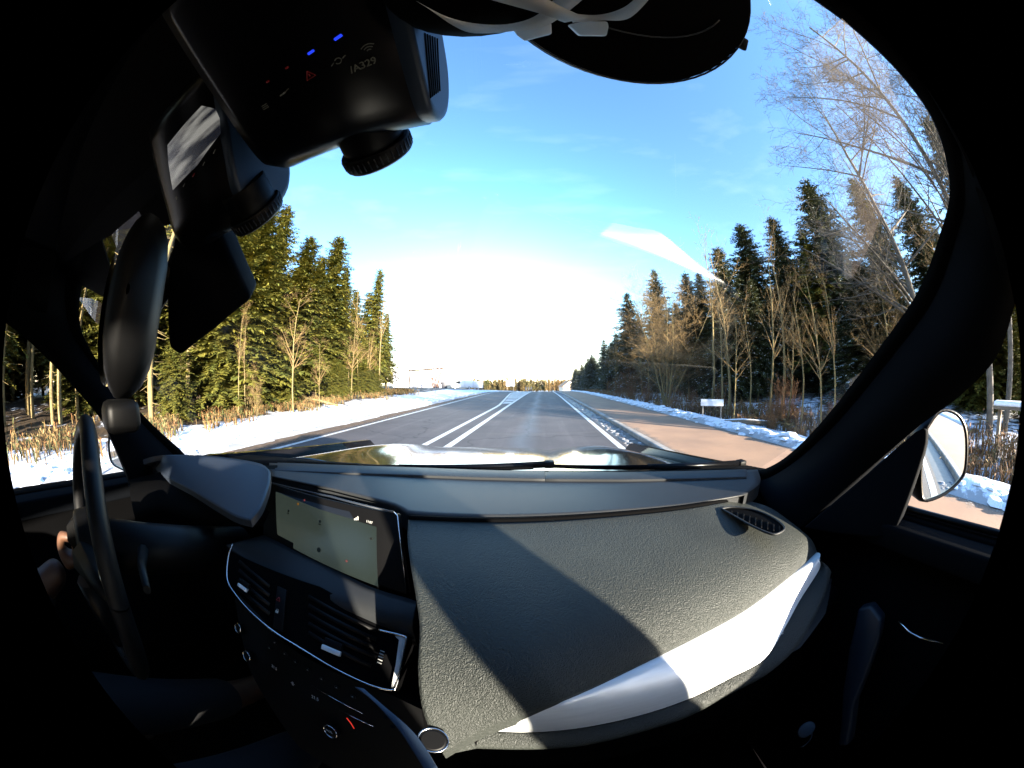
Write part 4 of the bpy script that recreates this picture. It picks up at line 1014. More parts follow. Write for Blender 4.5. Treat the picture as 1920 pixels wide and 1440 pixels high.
# left dash wing between binnacle and pillar
g = MB(); g.strip([cp(240, 900, s=.95), cp(300, 885, s=.90), cp(370, 874, s=.86), cp(520, 872, s=.80)], [cp(250, 960, s=.85), cp(300, 945, s=.80), cp(370, 960, s=.72), cp(520, 960, s=.66)], V((0, 0, -.03))); g.build('dash_wing', matteb, car)
# side defroster vent in the pad
tear = smooth_poly([(1352, 957), (1375, 954), (1415, 960), (1450, 975), (1470, 992), (1462, 1002), (1445, 1005), (1410, 990), (1380, 973), (1352, 957)], 30)
q = [cp(x, y, z=-.2075) for x, y in tear[:-1]]; q2 = [p + V((0, 0, .003)) for p in q]
g = MB(); g.tube(q2 + [q2[0]], .0018, 6, caps=False); sv = g.build('side_vent_rim', softdash, car)
g = MB(); g.add([p + V((0, 0, .0015)) for p in q], [tuple(range(len(q)))]); g.build('vent_floor', matteb, sv)
for k in range(9):
    u = (k + .5) / 9; a = (lerp(1366, 1466, u), lerp(956, 988, u ** 1.3)); b_ = (a[0] - 2 + 3 * u, a[1] + 16 - 1.5 * abs(k - 5))
    g = MB(); g.strip([cp(*a, z=-.203), cp(a[0] + 3, a[1] + 2, z=-.206)], [cp(*b_, z=-.203), cp(b_[0] + 3, b_[1] + 2, z=-.206)], V((0, 0, -.001))); g.build('vent_slat', blackp, sv)
# right end air vent in the dash face
q = [cp(1535, 1082, z=-.305), cp(1560, 1085, z=-.31), cp(1548, 1150, z=-.33), cp(1500, 1215, z=-.345), cp(1440, 1246, z=-.345), cp(1470, 1185, z=-.33), cp(1500, 1130, z=-.315)]
g = MB(); g.prism(q, (0, .03, -.02)); ev = g.build('side_air_vent', blackp, car)
for k in range(4):
    g = MB(); g.tube([cp(1478 + k * 12, 1192 - k * 22, z=-.33 + k * .004), cp(1506 + k * 12, 1172 - k * 22, z=-.33 + k * .004)], .002, 5); g.build('vent_slat', hoodp, ev)
g = MB(); g.strip([cp(1486, 1135, z=-.306), cp(1474, 1165, z=-.312)], [cp(1490, 1138, z=-.312), cp(1484, 1160, z=-.316)], V((0, .002, -.002))); g.build('vent_lever', alu, ev)
g = MB()
for k in range(6): g.box(cp(1471 - k * .8, 1168 + k * 4, z=-.316), (.003, .0015, .0015))
g.build('thumbwheel_marks', icon_s, ev)

# doors (inner panels), sills, mirrors
Zs = CAMZ
def slab(name, A, B_, th, m, parent=None): 
    g = MB(); g.strip(A, B_, th); return g.build(name, m, parent or car)
A = [V((.60, .55, Zs - .235)), V((.63, .25, Zs - .222)), V((.645, -.1, Zs - .212)), V((.645, -.72, Zs - .20)), V((.62, -1.6, Zs - .18))]
DOW = [p + V((0, 0, -.75)) for p in A]
door_r = slab('door', A, DOW, V((.06, 0, 0)), matteb)
cap_i = [p + V((-.045, 0, -.006)) for p in A]; cap_o = [p + V((.03, 0, -.001)) for p in A]
g = MB(); g.strip(cap_i, cap_o, V((0, 0, -.04))); g.build('door_shoulder', pillarm, door_r, bevel=.006)
g = MB(); g.tube([p + V((.028, 0, .008)) for p in A], .008, 8, flat=(V((0, 0, 1)), .7)); g.build('window_seal', glossb, door_r)
g = MB(); g.tube([p + V((.040, 0, .003)) for p in A], .0035, 6); g.build('chrome_strip', chrome, door_r)
# grab handle, inner opener, speaker disc
q = [(1608, 1142), (1632, 1136), (1652, 1162), (1648, 1190), (1624, 1262), (1600, 1320), (1588, 1400), (1570, 1400), (1578, 1300), (1590, 1220)]
g = MB(); g.prism([cp(x, y, x=.57 - .0006 * (y - 1140) * .35) for x, y in q], V((.025, 0, 0))); g.build('grab_handle', hoodp, door_r, bevel=.006, seg=3)
g = MB(); g.tube([cp(1685, 1165, x=.60), cp(1705, 1185, x=.598), cp(1725, 1196, x=.597), cp(1768, 1206, x=.60)], [.0016, .0022, .003, .001], 6); g.build('opener', chrome, door_r)
c = cp(1512, 1368, x=.42); g = MB(); g.tube([c, c + (CAMC - c).normalized() * .012], [.015, .014], 20); kb = g.build('lock_button', hoodp, car, bevel=.001)
c = cp(1502, 1384, x=.425); g = MB(); M = frame(c, V((0, 1, 0)), (CAMC - c)); g.tube([M @ V((.018 * math.cos(a), .018 * math.sin(a), 0)) for a in (R(k) for k in range(150, 360, 15))], .0016, 6); g.build('button_ring', hoodp, kb)
# mirror triangle cover at the window corner
sail = smooth_poly([(1505, 990), (1620, 893), (1722, 806), (1737, 822), (1722, 880), (1690, 968), (1672, 1000), (1640, 1008), (1560, 1000)], 26)
g = MB(); g.prism([cp(x, y, s=.655) for x, y in sail], V((.03, 0, -.004))); g.build('mirror_cover', pillarm, door_r, bevel=.006, seg=3)
# outside mirror, right: shell, glass and arm
def mirror(px_out, nrm_, s, backv, nm, parent, armp):
    P = Plane.__new__(Plane); P.n = V(nrm_).normalized(); P.o = cp(sum(p[0] for p in px_out) / len(px_out), sum(p[1] for p in px_out) / len(px_out), s=s)
    n_ = len(px_out); f_ = ppoly(P, px_out, 0); c = sum(f_, V()) / n_
    g = MB(); rows = [f_] + [[c + (p - c) * k + backv * d for p in f_] for k, d in ((1.02, .15), (.97, .5), (.80, .8), (.45, .97), (.05, 1.0))]
    g.grid(rows, closed=True); inner = [c + (p - c) * .93 for p in f_]; g.grid([inner, f_], closed=True); inn2 = [p + backv * .06 for p in inner]; g.grid([inn2, inner], closed=True)
    h = g.build(nm, glossb, parent)
    g = MB(); gi = [p + backv * .05 for p in inner]; g.add(gi, [tuple(range(n_))]); g.build('mirror_glass', mirm, h, fix=False)
    g = MB(); g.tube([c + backv * .4, armp], [.03, .035], 10); g.build('mirror_arm', glossb, h)
mirm = mat('mirror_glass', (.9, .92, .9), .02, metal=1, var=.01)
PXR = smooth_poly([(1738, 800), (1760, 770), (1785, 768), (1806, 785), (1815, 820), (1813, 880), (1800, 905), (1770, 930), (1735, 942), (1727, 925), (1727, 870), (1738, 800)], 36)[:-1]
mirror(PXR, (-.62, -.78, .02), .88, V((.02, .09, 0)), 'door_mirror', car, V((.70, .30, Zs - .21)))
PXL = smooth_poly([(204, 800), (222, 796), (234, 830), (240, 870), (238, 884), (225, 880), (208, 868), (202, 840), (204, 800)], 30)[:-1]
mirror(PXL, (.42, -.90, .05), 1.2, V((-.02, .09, 0)), 'door_mirror', car, V((-1.0, .38, Zs - .24)))
# left door
A = [V((-.98, .45, Zs - .245)), V((-1.0, .2, Zs - .238)), V((-1.01, -.1, Zs - .228)), V((-1.01, -.72, Zs - .21)), V((-.98, -1.6, Zs - .19))]
door_l = slab('door', [p + V((0, 0, -.75)) for p in A], A, V((-.06, 0, 0)), matteb)
g = MB(); g.strip([p + V((-.03, 0, 0)) for p in A], [p + V((.05, 0, -.006)) for p in A], V((0, 0, -.04))); g.build('door_shoulder', pillarm, door_l, bevel=.006)
# roof, rails, rear, floor: closes the cabin so that only the windows let light in
zr = Zs + .315
def roofz(x, y): return zr - .035 * ((x - XC) / .7) ** 2 - .02 * ((y + 1.0) / 1.2) ** 2
g = MB(); rr = [[V((XC + u * .64, y, roofz(XC + u * .64, y))) for u in (-1, -.7, -.35, 0, .35, .7, 1)] for y in (-.12, -.3, -.8, -1.4, -2.0, -2.5)]
g.grid(rr); skirt(g, rr, .03); g.build('roof', matteb, car)
hd = [V((XC + u * .66, -.045 - .02 * u * u, Zs + .245 - .03 * u * u)) for u in (-1, -.6, -.2, .2, .6, 1)]
g = MB(); g.strip(hd, [p + V((0, -.10, .012)) for p in hd], V((0, 0, .03))); g.build('header_trim', matteb, car)
for sg, x0, x1 in ((1, .54, .64), (-1, -.80, -.98)):
    A = [V((x0 * .93, -.06, Zs + .215)), V((x0, -.4, Zs + .222)), V((x0, -1.2, Zs + .215)), V((x0 * .95, -2.1, Zs + .14))]
    B_ = [V((x1 * .90, -.06, Zs + .135)), V((x1, -.4, Zs + .150)), V((x1, -1.2, Zs + .150)), V((x1, -2.1, Zs + .06))]
    slab('roof_rail', A, B_, V((.03 * sg, 0, .015)), matteb)
BPILLAR = (-.675, -.52)
for sg, xt, xb in ((1, .59, .66), (-1, -.92, -1.02)):
    a, b_ = BPILLAR if sg > 0 else (-.75, -.57)
    slab('centre_pillar', [V((xt, a, Zs + .2)), V((xb, a, Zs - .22))], [V((xt, b_, Zs + .2)), V((xb, b_, Zs - .22))], V((.05 * sg, 0, 0)), pillarm)
    slab('rear_pillar_sunblock', [V((xt, -.87, Zs + .2)), V((xb, -.87, Zs - .22))], [V((xt, -2.3, Zs + .15)), V((xb, -2.3, Zs - .22))], V((.04 * sg, 0, 0)), pillarm)  # unseen; pillar stretched forward over the rear side window to block sun
g = MB(); g.box((XC - .06, -2.45, Zs - .02), (1.6, .06, .5)); g.build('tailgate', matteb, car)
g = MB(); g.box((XC - .06, -.9, Zs - 1.05), (1.7, 3.4, .06)); g.build('floor_pan', matteb, car)
# outer skin: side panels, bonnet, wings, front
def side(name, x, sg):
    g = MB(); pr = [(-2.5, Zs - .24), (-2.5, .35), (-1.95, .30), (-1.85, .55), (-1.6, .68), (-1.3, .55), (-1.15, .27), (1.05, .27), (1.2, .55), (1.45, .68), (1.7, .55), (1.85, .32), (2.05, .40), (2.10, .85), (1.9, Zs - .42), (.6, Zs - .26)]
    g.prism([(x, y, z) for y, z in pr], (.03 * sg, 0, 0)); return g.build(name, paintm, car)
side('side_panel', .74, 1); side('side_panel', -1.10, -1)
def bon(x, y):
    u = (x - XC) / .78; d = (y - .86)
    z = -.290 - .112 * d - .080 * max(0, d - .35) ** 2
    c = (x - XC + .02)
    z += .012 * math.exp(-(c / .36) ** 4) * min(1, d * 3 + .2)                # raised middle
    z += .026 * math.exp(-((x - .47) / .18) ** 2) * min(1, d * 2 + .3) + .030 * math.exp(-((x + .80) / .16) ** 2)
    z -= .035 * math.exp(-((x - .17) / .07) ** 2) * min(1, max(0, d) * 3) * .35
    z -= .035 * abs(u) ** 6
    return V((x, y, CAMZ + z))
g = MB(); nx_, ny_ = 70, 40
rows = []
for j in range(ny_ + 1):
    v = j / ny_; row = []
    for i in range(nx_ + 1):
        u = -1 + 2 * i / nx_; x = XC + u * .84; yb = .88 - .16 * u * u; yf = 2.02 - .22 * u * u
        row.append(bon(x, lerp(yb, yf, v)))
    rows.append(row)
g.grid(rows); skirt(g, rows, .02); bonn = g.build('bonnet', paintm, car)
front = rows[-1]
g = MB(); g.grid([front, [p + V((0, .06, -.10)) for p in front], [p + V((0, .10, -.32)) for p in front], [V((p.x, p.y + .06, .25)) for p in front]]); g.build('front_bumper', paintm, car)
for sg in (-1, 1):
    ed = [r_[0 if sg < 0 else -1] for r_ in rows]
    g = MB(); g.grid([ed, [p + V((.05 * sg, 0, -.02)) for p in ed], [p + V((.13 * sg, 0, -.14)) for p in ed]]); g.build('wing', paintm, car)
    c = ed[-3] + V((-.12 * sg, .11, -.16)); g = MB(); g.box(c, (.30, .10, .12)); g.build('headlight', gm2, car, bevel=.03)
# cowl: black grille panel and wiper blades
g = MB(); A = [ws(u, 0) + V((0, .045, -.012)) for u in [-1 + k / 10 for k in range(21)]]; B_ = [p + V((0, -.004, .004)) for p in rows[0]][::3]; B_ = [rows[0][round(i * 70 / 20)] + V((0, .01, -.012)) for i in range(21)]
g.strip(A, B_, V((0, 0, -.02))); cowl = g.build('cowl_panel', blackp, car)
for (a, b_, z0_) in (((560, 868), (1000, 877), -.205), ((1000, 872), (1395, 876), -.205)):
    P0, P1 = cp(*a, y=.76), cp(*b_, y=.78 if a[0] < 900 else .66)
    P0.z = min(P0.z, CAMZ - .20); 
    wp = MB(); wp.tube([P0, P0.lerp(P1, .5) + V((0, .012, .004)), P1], [.006, .009, .006], 6, flat=(V((0, 0, 1)), .8)); wo = wp.build('wiper', matteb, car)
    wp = MB(); wp.tube([P0.lerp(P1, .5) + V((0, .012, .006)), P1 + V((.05, .07, -.01))], [.008, .012], 6); wp.build('wiper_arm', glossb, wo)
    wp = MB(); wp.box(P1 + V((.05, .07, -.01)), (.03, .03, .02)); wp.build('wiper_cap', blackp, wo, bevel=.004)
# road wheels
for x, y in ((.66, 1.45), (-1.02, 1.45), (.66, -1.6), (-1.02, -1.6)):
    g = MB(); g.tube([(x - .1, y, .33), (x + .1, y, .33)], .33, 28); wl = g.build('wheel', rubber, car, bevel=.02)
    g = MB(); g.tube([(x - .105, y, .33), (x + .105, y, .33)], .22, 20); g.build('rim', alu, wl)

# steering wheel, stalk
SC = V((-.60, .0, CAMZ - .235)); tilt = R(-15)
SM = Matrix.Translation(SC) @ Matrix.Rotation(R(90) + tilt * -1 * -1, 4, 'X')
def swp(r_, a, h=0): return SM @ V((r_ * math.cos(a), r_ * math.sin(a), h))
g = MB(); g.tube([swp(.182, 6.2832 * k / 48) for k in range(49)], .0165, 12, caps=False, mi=0); sw = g.build('steering_wheel', wheelm, car)
for a in (R(0), R(180), R(270)):
    g = MB(); g.tube([swp(.05, a, .02), swp(.12, a, .012), swp(.172, a, 0)], [.03, .018, .013], 8); g.build('spoke', blackp, sw)
g = MB(); g.tube([swp(0, 0, -.02), swp(0, 0, .03)], [.068, .055], 24); g.build('airbag_cover', blackp, sw, bevel=.006)
g = MB(); g.tube([swp(.162, R(k)) + (SM.to_3x3() @ V((0, 0, .012))) for k in range(-60, 20, 8)], .003, 6); g.build('chrome_inlay', chrome, sw)
g = MB(); g.tube([SC + V((.03, .10, -.02)), SC + V((.12, .07, .0)), SC + V((.20, .05, .01))], [.012, .008, .006], 8); st_ = g.build('stalk', blackp, car)
g = MB(); g.tube([SC + V((0, .02, 0)), SC + V((0, .35, -.12))], .045, 12); g.build('steering_column', blackp, car)
# seats
def seat(x, sy):
    g = MB()
    g.box((x, sy + .34, Zs - .80), (.50, .52, .16)); c = g.build('seat_cushion', matteb, car, bevel=.05, seg=3)
    g = MB(); M = Matrix.Rotation(R(-18), 3, 'X'); g.box((x, sy, Zs - .36), (.52, .14, .72), Matrix.Rotation(R(10), 3, 'X')); g.build('seat_back', matteb, car, bevel=.05, seg=3)
    g = MB(); g.box((x, sy - .10, Zs + .07), (.26, .09, .17), Matrix.Rotation(R(10), 3, 'X')); g.build('headrest', matteb, car, bevel=.03, seg=3)
seat(.30, -.80); seat(-.62, -1.06)
# rear-view mirror, hanging left of the lens, and the rain-sensor housing on the glass
mc = V((-.175, .035, CAMZ + .038))
g = MB(); MX = Matrix.Translation(mc) @ Matrix.Rotation(R(-13), 4, 'Z')
rows = []
for x, k in ((.0, .05), (.004, .6), (.014, .88), (.03, .98), (.06, 1), (.17, 1), (.205, .95), (.22, .6), (.222, .05)):
    rows.append([MX @ V((-x + .02, .024 * k * math.cos(a) * (1 if math.cos(a) > 0 else .55), .047 * k * math.copysign(abs(math.sin(a)) ** .7, math.sin(a)))) for a in (6.2832 * i / 20 for i in range(20))])
g.grid(rows, closed=True); rm = g.build('rear_view_mirror', blackp, car)
g = MB(); q = [MX @ V((-.095 + .100 * math.copysign(abs(math.cos(a)) ** .6, math.cos(a)), -.0142, .040 * math.copysign(abs(math.sin(a)) ** .7, math.sin(a)))) for a in (6.2832 * i / 28 for i in range(28))]; g.add(q, [tuple(range(28))]); g.build('mirror_glass', mirm, rm, fix=False)
g = MB(); g.box(MX @ V((.004, 0, -.052)), (.024, .02, .014)); g.build('dimming_button', blackp, rm, bevel=.004)
g = MB(); g.tube([MX @ V((-.11, .01, .01)), MX @ V((-.11, .04, .05)), MX @ V((-.10, .05, .085))], [.014, .012, .018], 10); g.build('mirror_stem', blackp, rm)
Ps = Plane(cp(405, 412, s=.24), cp(472, 562, s=.25), cp(335, 670, s=.30))
g = MB(); g.prism(ppoly(Ps, [(380, 380), (405, 412), (472, 562), (402, 620), (338, 670), (316, 655), (312, 540), (330, 420)], 0), -Ps.n * .03); g.build('sensor_housing', pillarm, car, bevel=.005, seg=3)

# black printed area of the glass round the mirror foot, a sheet just under the glass
Pw = Plane(ws(0, .45) + V((0, -.004, -.012)), ws(.3, .45) + V((0, -.004, -.012)), ws(0, .98) + V((0, 0, -.006)))
q = [Pw.hit(x, y) for x, y in ((862, -160), (842, -40), (812, 60), (770, 130), (700, 200), (600, 262), (520, 300), (470, 345), (420, 385), (360, 415), (300, 425), (230, 430), (190, 450), (150, 520))]
xmin = -.86; q = [p for p in q if p.x > xmin] + [V((xmin, .18, CAMZ + .165)), V((xmin, -.06, CAMZ + .215)), V((-.02, -.06, CAMZ + .24))]
g = MB(); g.prism(q, V((0, .001, .003))); g.build('windscreen_frit', frit, car)
# ------------------------------------------------------------------ things fixed to the glass and to the dash
def carthing(name, label, cat, group=None):
    return tag(empty(name, (0, 0, 0), CARYAW), label, cat, group)
def rail_pts(P, y0, z0): pass
def dashcam(root, xr, xl, yz, screen):
    "capsule-shaped body lying across the glass: yz = outline of its end, counter-clockwise"
    n = len(yz); A = [V((xr, y, CAMZ + z)) for y, z in yz]; c = sum(A, V()) / n
    g = MB(); rows = [[c + (p - c) * k + V((dx, 0, 0)) for p in A] for k, dx in ((.80, -.006), (1, -.0062))]
    rows += [[p + V((xl - xr + .006, 0, 0)) for p in A], [c + (p - c) * .93 + V((xl - xr, 0, 0)) for p in A]]
    g.grid(rows, closed=True); g.add(rows[-1], [tuple(range(n))]); g.add(rows[0], [tuple(range(n))]); body = g.build('body', glossb, root)
    g = MB(); k0 = [c + (p - c) * .985 + V((-.0065, 0, 0)) for p in A]; k1 = [c + (p - c) * .985 + V((-.002, 0, 0)) for p in A]; k15 = [c + (p - c) * .96 + V((-.0005, 0, 0)) for p in A]; k2 = [c + (p - c) * .90 for p in A]
    g.grid([k0, k1, k15, k2], closed=True); g.add(k2, [tuple(range(n))]); cap = g.build('end_cap', capm, root)
    return body, cap
capm = mat('cap_grey_plastic', (.02, .035, .06), .5, var=.08, bump=.2, bscale=900, bdist=.0003)
glassy = mat('lens_glass', (.01, .01, .02), .03, spec=1.0)
# big dashcam with blue lamps
d1 = carthing('dashcam', 'black dashcam with ribbed grey end, blue lamps and white lettering, top left of the glass', 'dashcam')
P_A, P_B = (.0655, .094), (-.035, .119)      # lower (front) and upper (rear) edge of the face, car-frame y,z
yz = smooth_poly([(-.035, .119), (.020, .106), (.0600, .0955), (.073, .0965), (.083, .106), (.0855, .120), (.078, .133), (.060, .141), (.02, .150), (-.03, .160), (-.040, .140), (-.035, .119)], 44)[:-1]
body, cap = dashcam(d1, -.030, -.112, yz, False)
for k in range(6):
    a = (797 + k * 4.6, 62 + k * 2.0); b_ = (808 + k * 3.4, 184 - k * 2.6)
    g = MB(); g.tube([cp(*a, x=-.0298), cp(*b_, x=-.0298)], .0003, 5); g.build('cooling_slot', matteb, cap)
Pf = Plane(V((-.03, .060, CAMZ + .0955)), V((-.09, .060, CAMZ + .0955)), V((-.06, .0, CAMZ + .1109)))
face_text('model_lettering', '/A329', Pf, (659, 138), (722, 112), icon_w, body, k=1.0, h=.0012)
g = MB(); c = Pf.hit(691, 92, .0012); M = frame(c, Pf.hit(700, 88) - c, Pf.n)
for r_ in (.001, .0021, .0032): g.tube([M @ V((r_ * math.cos(R(a)), r_ * math.sin(R(a)) - .0012, 0)) for a in range(45, 136, 15)], .0002, 4)
g.build('radio_icon', icon_w, body)
for (x, y, m_, nm, w_) in ((634, 70, led_b, 'status_lamp', 1.2), (583, 98, led_b, 'status_lamp', 1.0), (538, 127, led_r, 'red_lamp', .5), (502, 153, led_r, 'red_lamp', .5)):
    c = Pf.hit(x, y, .0008); M = frame(c, Pf.hit(x + 8, y - 5) - c, Pf.n); g = MB(); g.tube([M @ V((-.0011 * w_, 0, 0)), M @ V((.0011 * w_, 0, 0))], .0006 * (w_ ** .5), 6); g.build(nm, m_, body)
g = MB(); c = Pf.hit(581, 142, .0012); M = frame(c, Pf.hit(592, 135) - c, Pf.n); tri = [M @ V((.0023 * math.cos(R(a)), .0023 * math.sin(R(a)), 0)) for a in (90, 210, 330)]; g.tube(tri + [tri[0]], .0002, 4); g.tube([M @ V((0, .001, 0)), M @ V((0, -.0003, 0))], .0002, 4); g.build('warning_icon', led_r, body)
g = MB(); c = Pf.hit(634, 114, .0012); M = frame(c, Pf.hit(646, 108) - c, Pf.n); g.tube([M @ V((.0012 * math.cos(R(a)), .0012 * math.sin(R(a)), 0)) for a in range(-150, 151, 30)], .0002, 4)
g.tube([M @ V((-.003, -.0008, 0)), M @ V((-.0018, 0, 0))], .0002, 4); g.tube([M @ V((.0018, .0002, 0)), M @ V((.003, .0008, 0))], .0003, 4); g.build('switch_icon', icon_w, body)
g = MB(); c = Pf.hit(533, 174, .0012); M = frame(c, Pf.hit(545, 166) - c, Pf.n); g.tube([M @ V((-.0022, -.0002, 0)), M @ V((.0005, 0, 0))], .0004, 4); g.tube([M @ V((.0005, 0, 0)), M @ V((.0024, .0006, 0))], .00018, 4); g.build('microphone_icon', icon_w, body)
g = MB(); c = Pf.hit(497, 200, .0012); M = frame(c, Pf.hit(504, 195) - c, Pf.n)
for k in (-1, 0, 1): g.tube([M @ V((-.0014, k * .0009, 0)), M @ V((.0014, k * .0009, 0))], .00018, 4)
g.build('menu_icon', icon_w, body)
def lens(root, c, ax, r_, ln, parent):
    M = frame(c, V((1, 0, 0)), ax); ax = ax.normalized()
    g = MB(); g.tube([c - ax * ln, c, c + ax * ln * .35], [r_ * .82, r_ * .86, r_ * .86], 28); h = g.build('lens_barrel', blackp, root, bevel=.0006)
    g = MB(); g.tube([c + ax * ln * .3, c + ax * ln * .36, c + ax * ln * .9, c + ax * ln], [r_ * .96, r_, r_, r_ * .95], 32); rg = g.build('lens_ring', blackp, root)
    g = MB()
    for k in range(40):
        a = 6.2832 * k / 40; p = M @ V((r_ * 1.005 * math.cos(a), r_ * 1.005 * math.sin(a), ln * .42)); g.tube([p, p + ax * ln * .4], .0003, 4)
    g.build('knurling', hoodp, rg)
    g = MB(); g.tube([c + ax * ln * 1.0, c + ax * ln * 1.02], r_ * .8, 24); g.build('lens_glass', glassy, rg)
lens(d1, cp(695, 256, s=.149), V((.05, 1, -.28)), .0165, .012, None)
g = MB(); g.box(V((-.06, .02, CAMZ + .158)), (.05, .06, .02)); g.build('glass_mount', blackp, d1, bevel=.003)
# second dashcam with a lit display, further left
d2 = carthing('dashcam', 'second dashcam behind the first, its small display showing a grey road picture', 'dashcam')
f0, f1 = V((0, .088, .074)), V((0, .010, .146))
yz = smooth_poly([(.010, .146), (.048, .112), (.070, .090), (.086, .086), (.100, .098), (.104, .114), (.092, .134), (.06, .16), (.035, .172), (.018, .166), (.010, .146)], 40)[:-1]
body2, cap2 = dashcam(d2, -.132, -.215, yz, True)
Pg2 = Plane(V((-.132, .070, CAMZ + .090)), V((-.20, .070, CAMZ + .090)), V((-.17, .010, CAMZ + .146)))
scm, t, b = newmat('dashcam_display'); N = t.nodes; L = t.links
tcn = N.new('ShaderNodeTexCoord'); wv = N.new('ShaderNodeTexNoise'); wv.inputs['Scale'].default_value = 60; wv.inputs['Detail'].default_value = 6
mpn = N.new('ShaderNodeMapping'); mpn.inputs['Scale'].default_value = (.35, 2.2, 2.2); L.new(tcn.outputs['Object'], mpn.inputs[0]); L.new(mpn.outputs[0], wv.inputs['Vector'])
cr = N.new('ShaderNodeValToRGB'); e = cr.color_ramp.elements; e[0].position = .42; e[0].color = (.01, .012, .02, 1); e[1].position = .62; e[1].color = (.45, .44, .40, 1); L.new(wv.outputs[0], cr.inputs[0])
b.inputs['Base Color'].default_value = (.01, .01, .01, 1); L.new(cr.outputs[0], b.inputs['Emission Color']); b.inputs['Emission Strength'].default_value = .09; b.inputs['Roughness'].default_value = .2
g = MB(); q = ppoly(Pg2, [(378, 198), (404, 204), (412, 222), (414, 250), (370, 310), (324, 357), (315, 300), (314, 272)], .001); g.add(q, [tuple(range(8))]); g.build('display', scm, body2)
face_text('menu_lines', 'III', Pg2, (333, 371), (327, 360), icon_w, body2, h=.0012)
for (x, y, m_) in ((345, 347, icon_w), (363, 328, led_r), (382, 307, icon_w), (402, 284, icon_w)):
    c = Pg2.hit(x, y, .0012); M = frame(c, Pg2.hit(x + 5, y - 5) - c, Pg2.n); g = MB(); g.tube([M @ V((-.0013, 0, 0)), M @ V((.0013, 0, 0))], .0003, 5); g.build('touch_icon', m_, body2)
g = MB(); g.tube([cp(450, 122, x=-.130), cp(450, 152, x=-.130)], .0006, 5); g.build('status_lamp', led_w, cap2)
lens(d2, cp(470, 378, s=.19), V((-.1, 1, -.45)), .0165, .012, None)
g = MB(); g.box(V((-.17, .05, CAMZ + .168)), (.05, .05, .02)); g.build('glass_mount', blackp, d2, bevel=.003)

# round black suction mount above the lens, with translucent cable straps round its neck
mt = carthing('suction_mount', 'round black suction mount on the glass above the road view', 'mount')
ctr = cp(1182, -44, s=.150); axm = V((0, .42, .90)).normalized()
M = frame(ctr, V((1, 0, 0)), axm)
g = MB(); rr = .0525; g.tube([M @ V((0, 0, -.001)), M @ V((0, 0, .004)), M @ V((0, 0, .010))], [rr * .97, rr, rr * .90], 56); dsc = g.build('suction_pad', matteb, mt)
g = MB(); g.tube([M @ V((rr * .985 * math.cos(a), rr * .985 * math.sin(a), -.0005)) for a in (6.2832 * i / 56 for i in range(57))], .0005, 6, caps=False); g.build('pad_rim', hoodp, dsc)
g = MB(); g.tube([M @ V((rr * .75 * math.cos(a), rr * .62 * math.sin(a) - .004, -.002)) for a in (R(k) for k in range(20, 170, 8))], .0004, 5); g.build('lever_groove', hoodp, dsc)
g = MB(); g.box(M @ V((rr * 1.0, rr * .23, .003)), (.006, .007, .003), M.to_3x3()); g.build('release_tab', blackp, dsc, bevel=.001)
g = MB(); p0 = cp(1000, -40, s=.118); g.tube([M @ V((-.02, -.0, -.002)), p0 + V((0, 0, .005)), p0 + V((-.01, -.05, .0))], [.016, .015, .014], 14); g.build('ball_joint', blackp, mt)
# camera shell cover: dark dome left of the pad
g = MB(); c = cp(890, -60, s=.112); M2 = frame(c, V((1, 0, 0)), V((0, .35, 1)))
rows = [[M2 @ V((k * .028 * math.cos(a), k * .026 * math.sin(a), -h)) for a in (6.2832 * i / 32 for i in range(32))] for k, h in ((1, -.012), (1, .0), (.9, .006), (.6, .010), (.05, .012))]
g.grid(rows, closed=True); g.build('mount_dome', matteb, mt)
strapm, t, b = newmat('translucent_strap'); b.inputs['Base Color'].default_value = (.62, .62, .60, 1); b.inputs['Roughness'].default_value = .35
b.inputs['Transmission Weight'].default_value = 0; b.inputs['Subsurface Weight'].default_value = 0
N = t.nodes; tl = N.new('ShaderNodeBsdfTranslucent'); tl.inputs[0].default_value = (.75, .78, .80, 1); ms = N.new('ShaderNodeMixShader'); ms.inputs[0].default_value = .45
t.links.new(b.outputs[0], ms.inputs[1]); t.links.new(tl.outputs[0], ms.inputs[2]); t.links.new(ms.outputs[0], N['Material Output'].inputs[0])
def strap(ptsA, ptsB, s, name, parent, n=26):
    A = [cp(x, y, s=k) for x, y, k in smooth_poly([(x, y, k) for (x, y), k in zip(ptsA, s)], n)]; B_ = [cp(x, y, s=k) for x, y, k in smooth_poly([(x, y, k) for (x, y), k in zip(ptsB, s)], n)]
    g = MB(); g.strip(A, B_, axm * .0008); return g.build(name, strapm, parent)
ct = carthing('cable_strap', 'translucent white cable straps crossing over the suction mount', 'strap')
strap([(780, 2), (840, 32), (900, 45), (960, 44), (1010, 26), (1055, -20)], [(800, 14), (850, 48), (890, 62), (965, 58), (1030, 46), (1110, -15)], [.100] * 6, 'strap_loop', ct)
strap([(905, -5), (960, 10), (1010, 24), (1060, 42)], [(985, -30), (1030, 0), (1065, 18), (1100, 34)], [.098] * 4, 'strap_loop', ct)
strap([(1062, 24), (1120, 28), (1170, 14), (1205, -15)], [(1075, 42), (1130, 38), (1180, 34), (1225, -10)], [.101] * 4, 'strap_loop', ct)
for q in ([(962, 56), (1034, 42), (1035, 64), (1010, 70), (984, 77), (970, 66)], [(1066, 46), (1095, 40), (1140, 40), (1142, 50), (1138, 68), (1088, 67)]):
    P_ = [cp(x, y, s=.104) for x, y in q]; g = MB(); g.prism(P_, axm * .004); g.build('strap_head', strapm, ct, bevel=.0006)
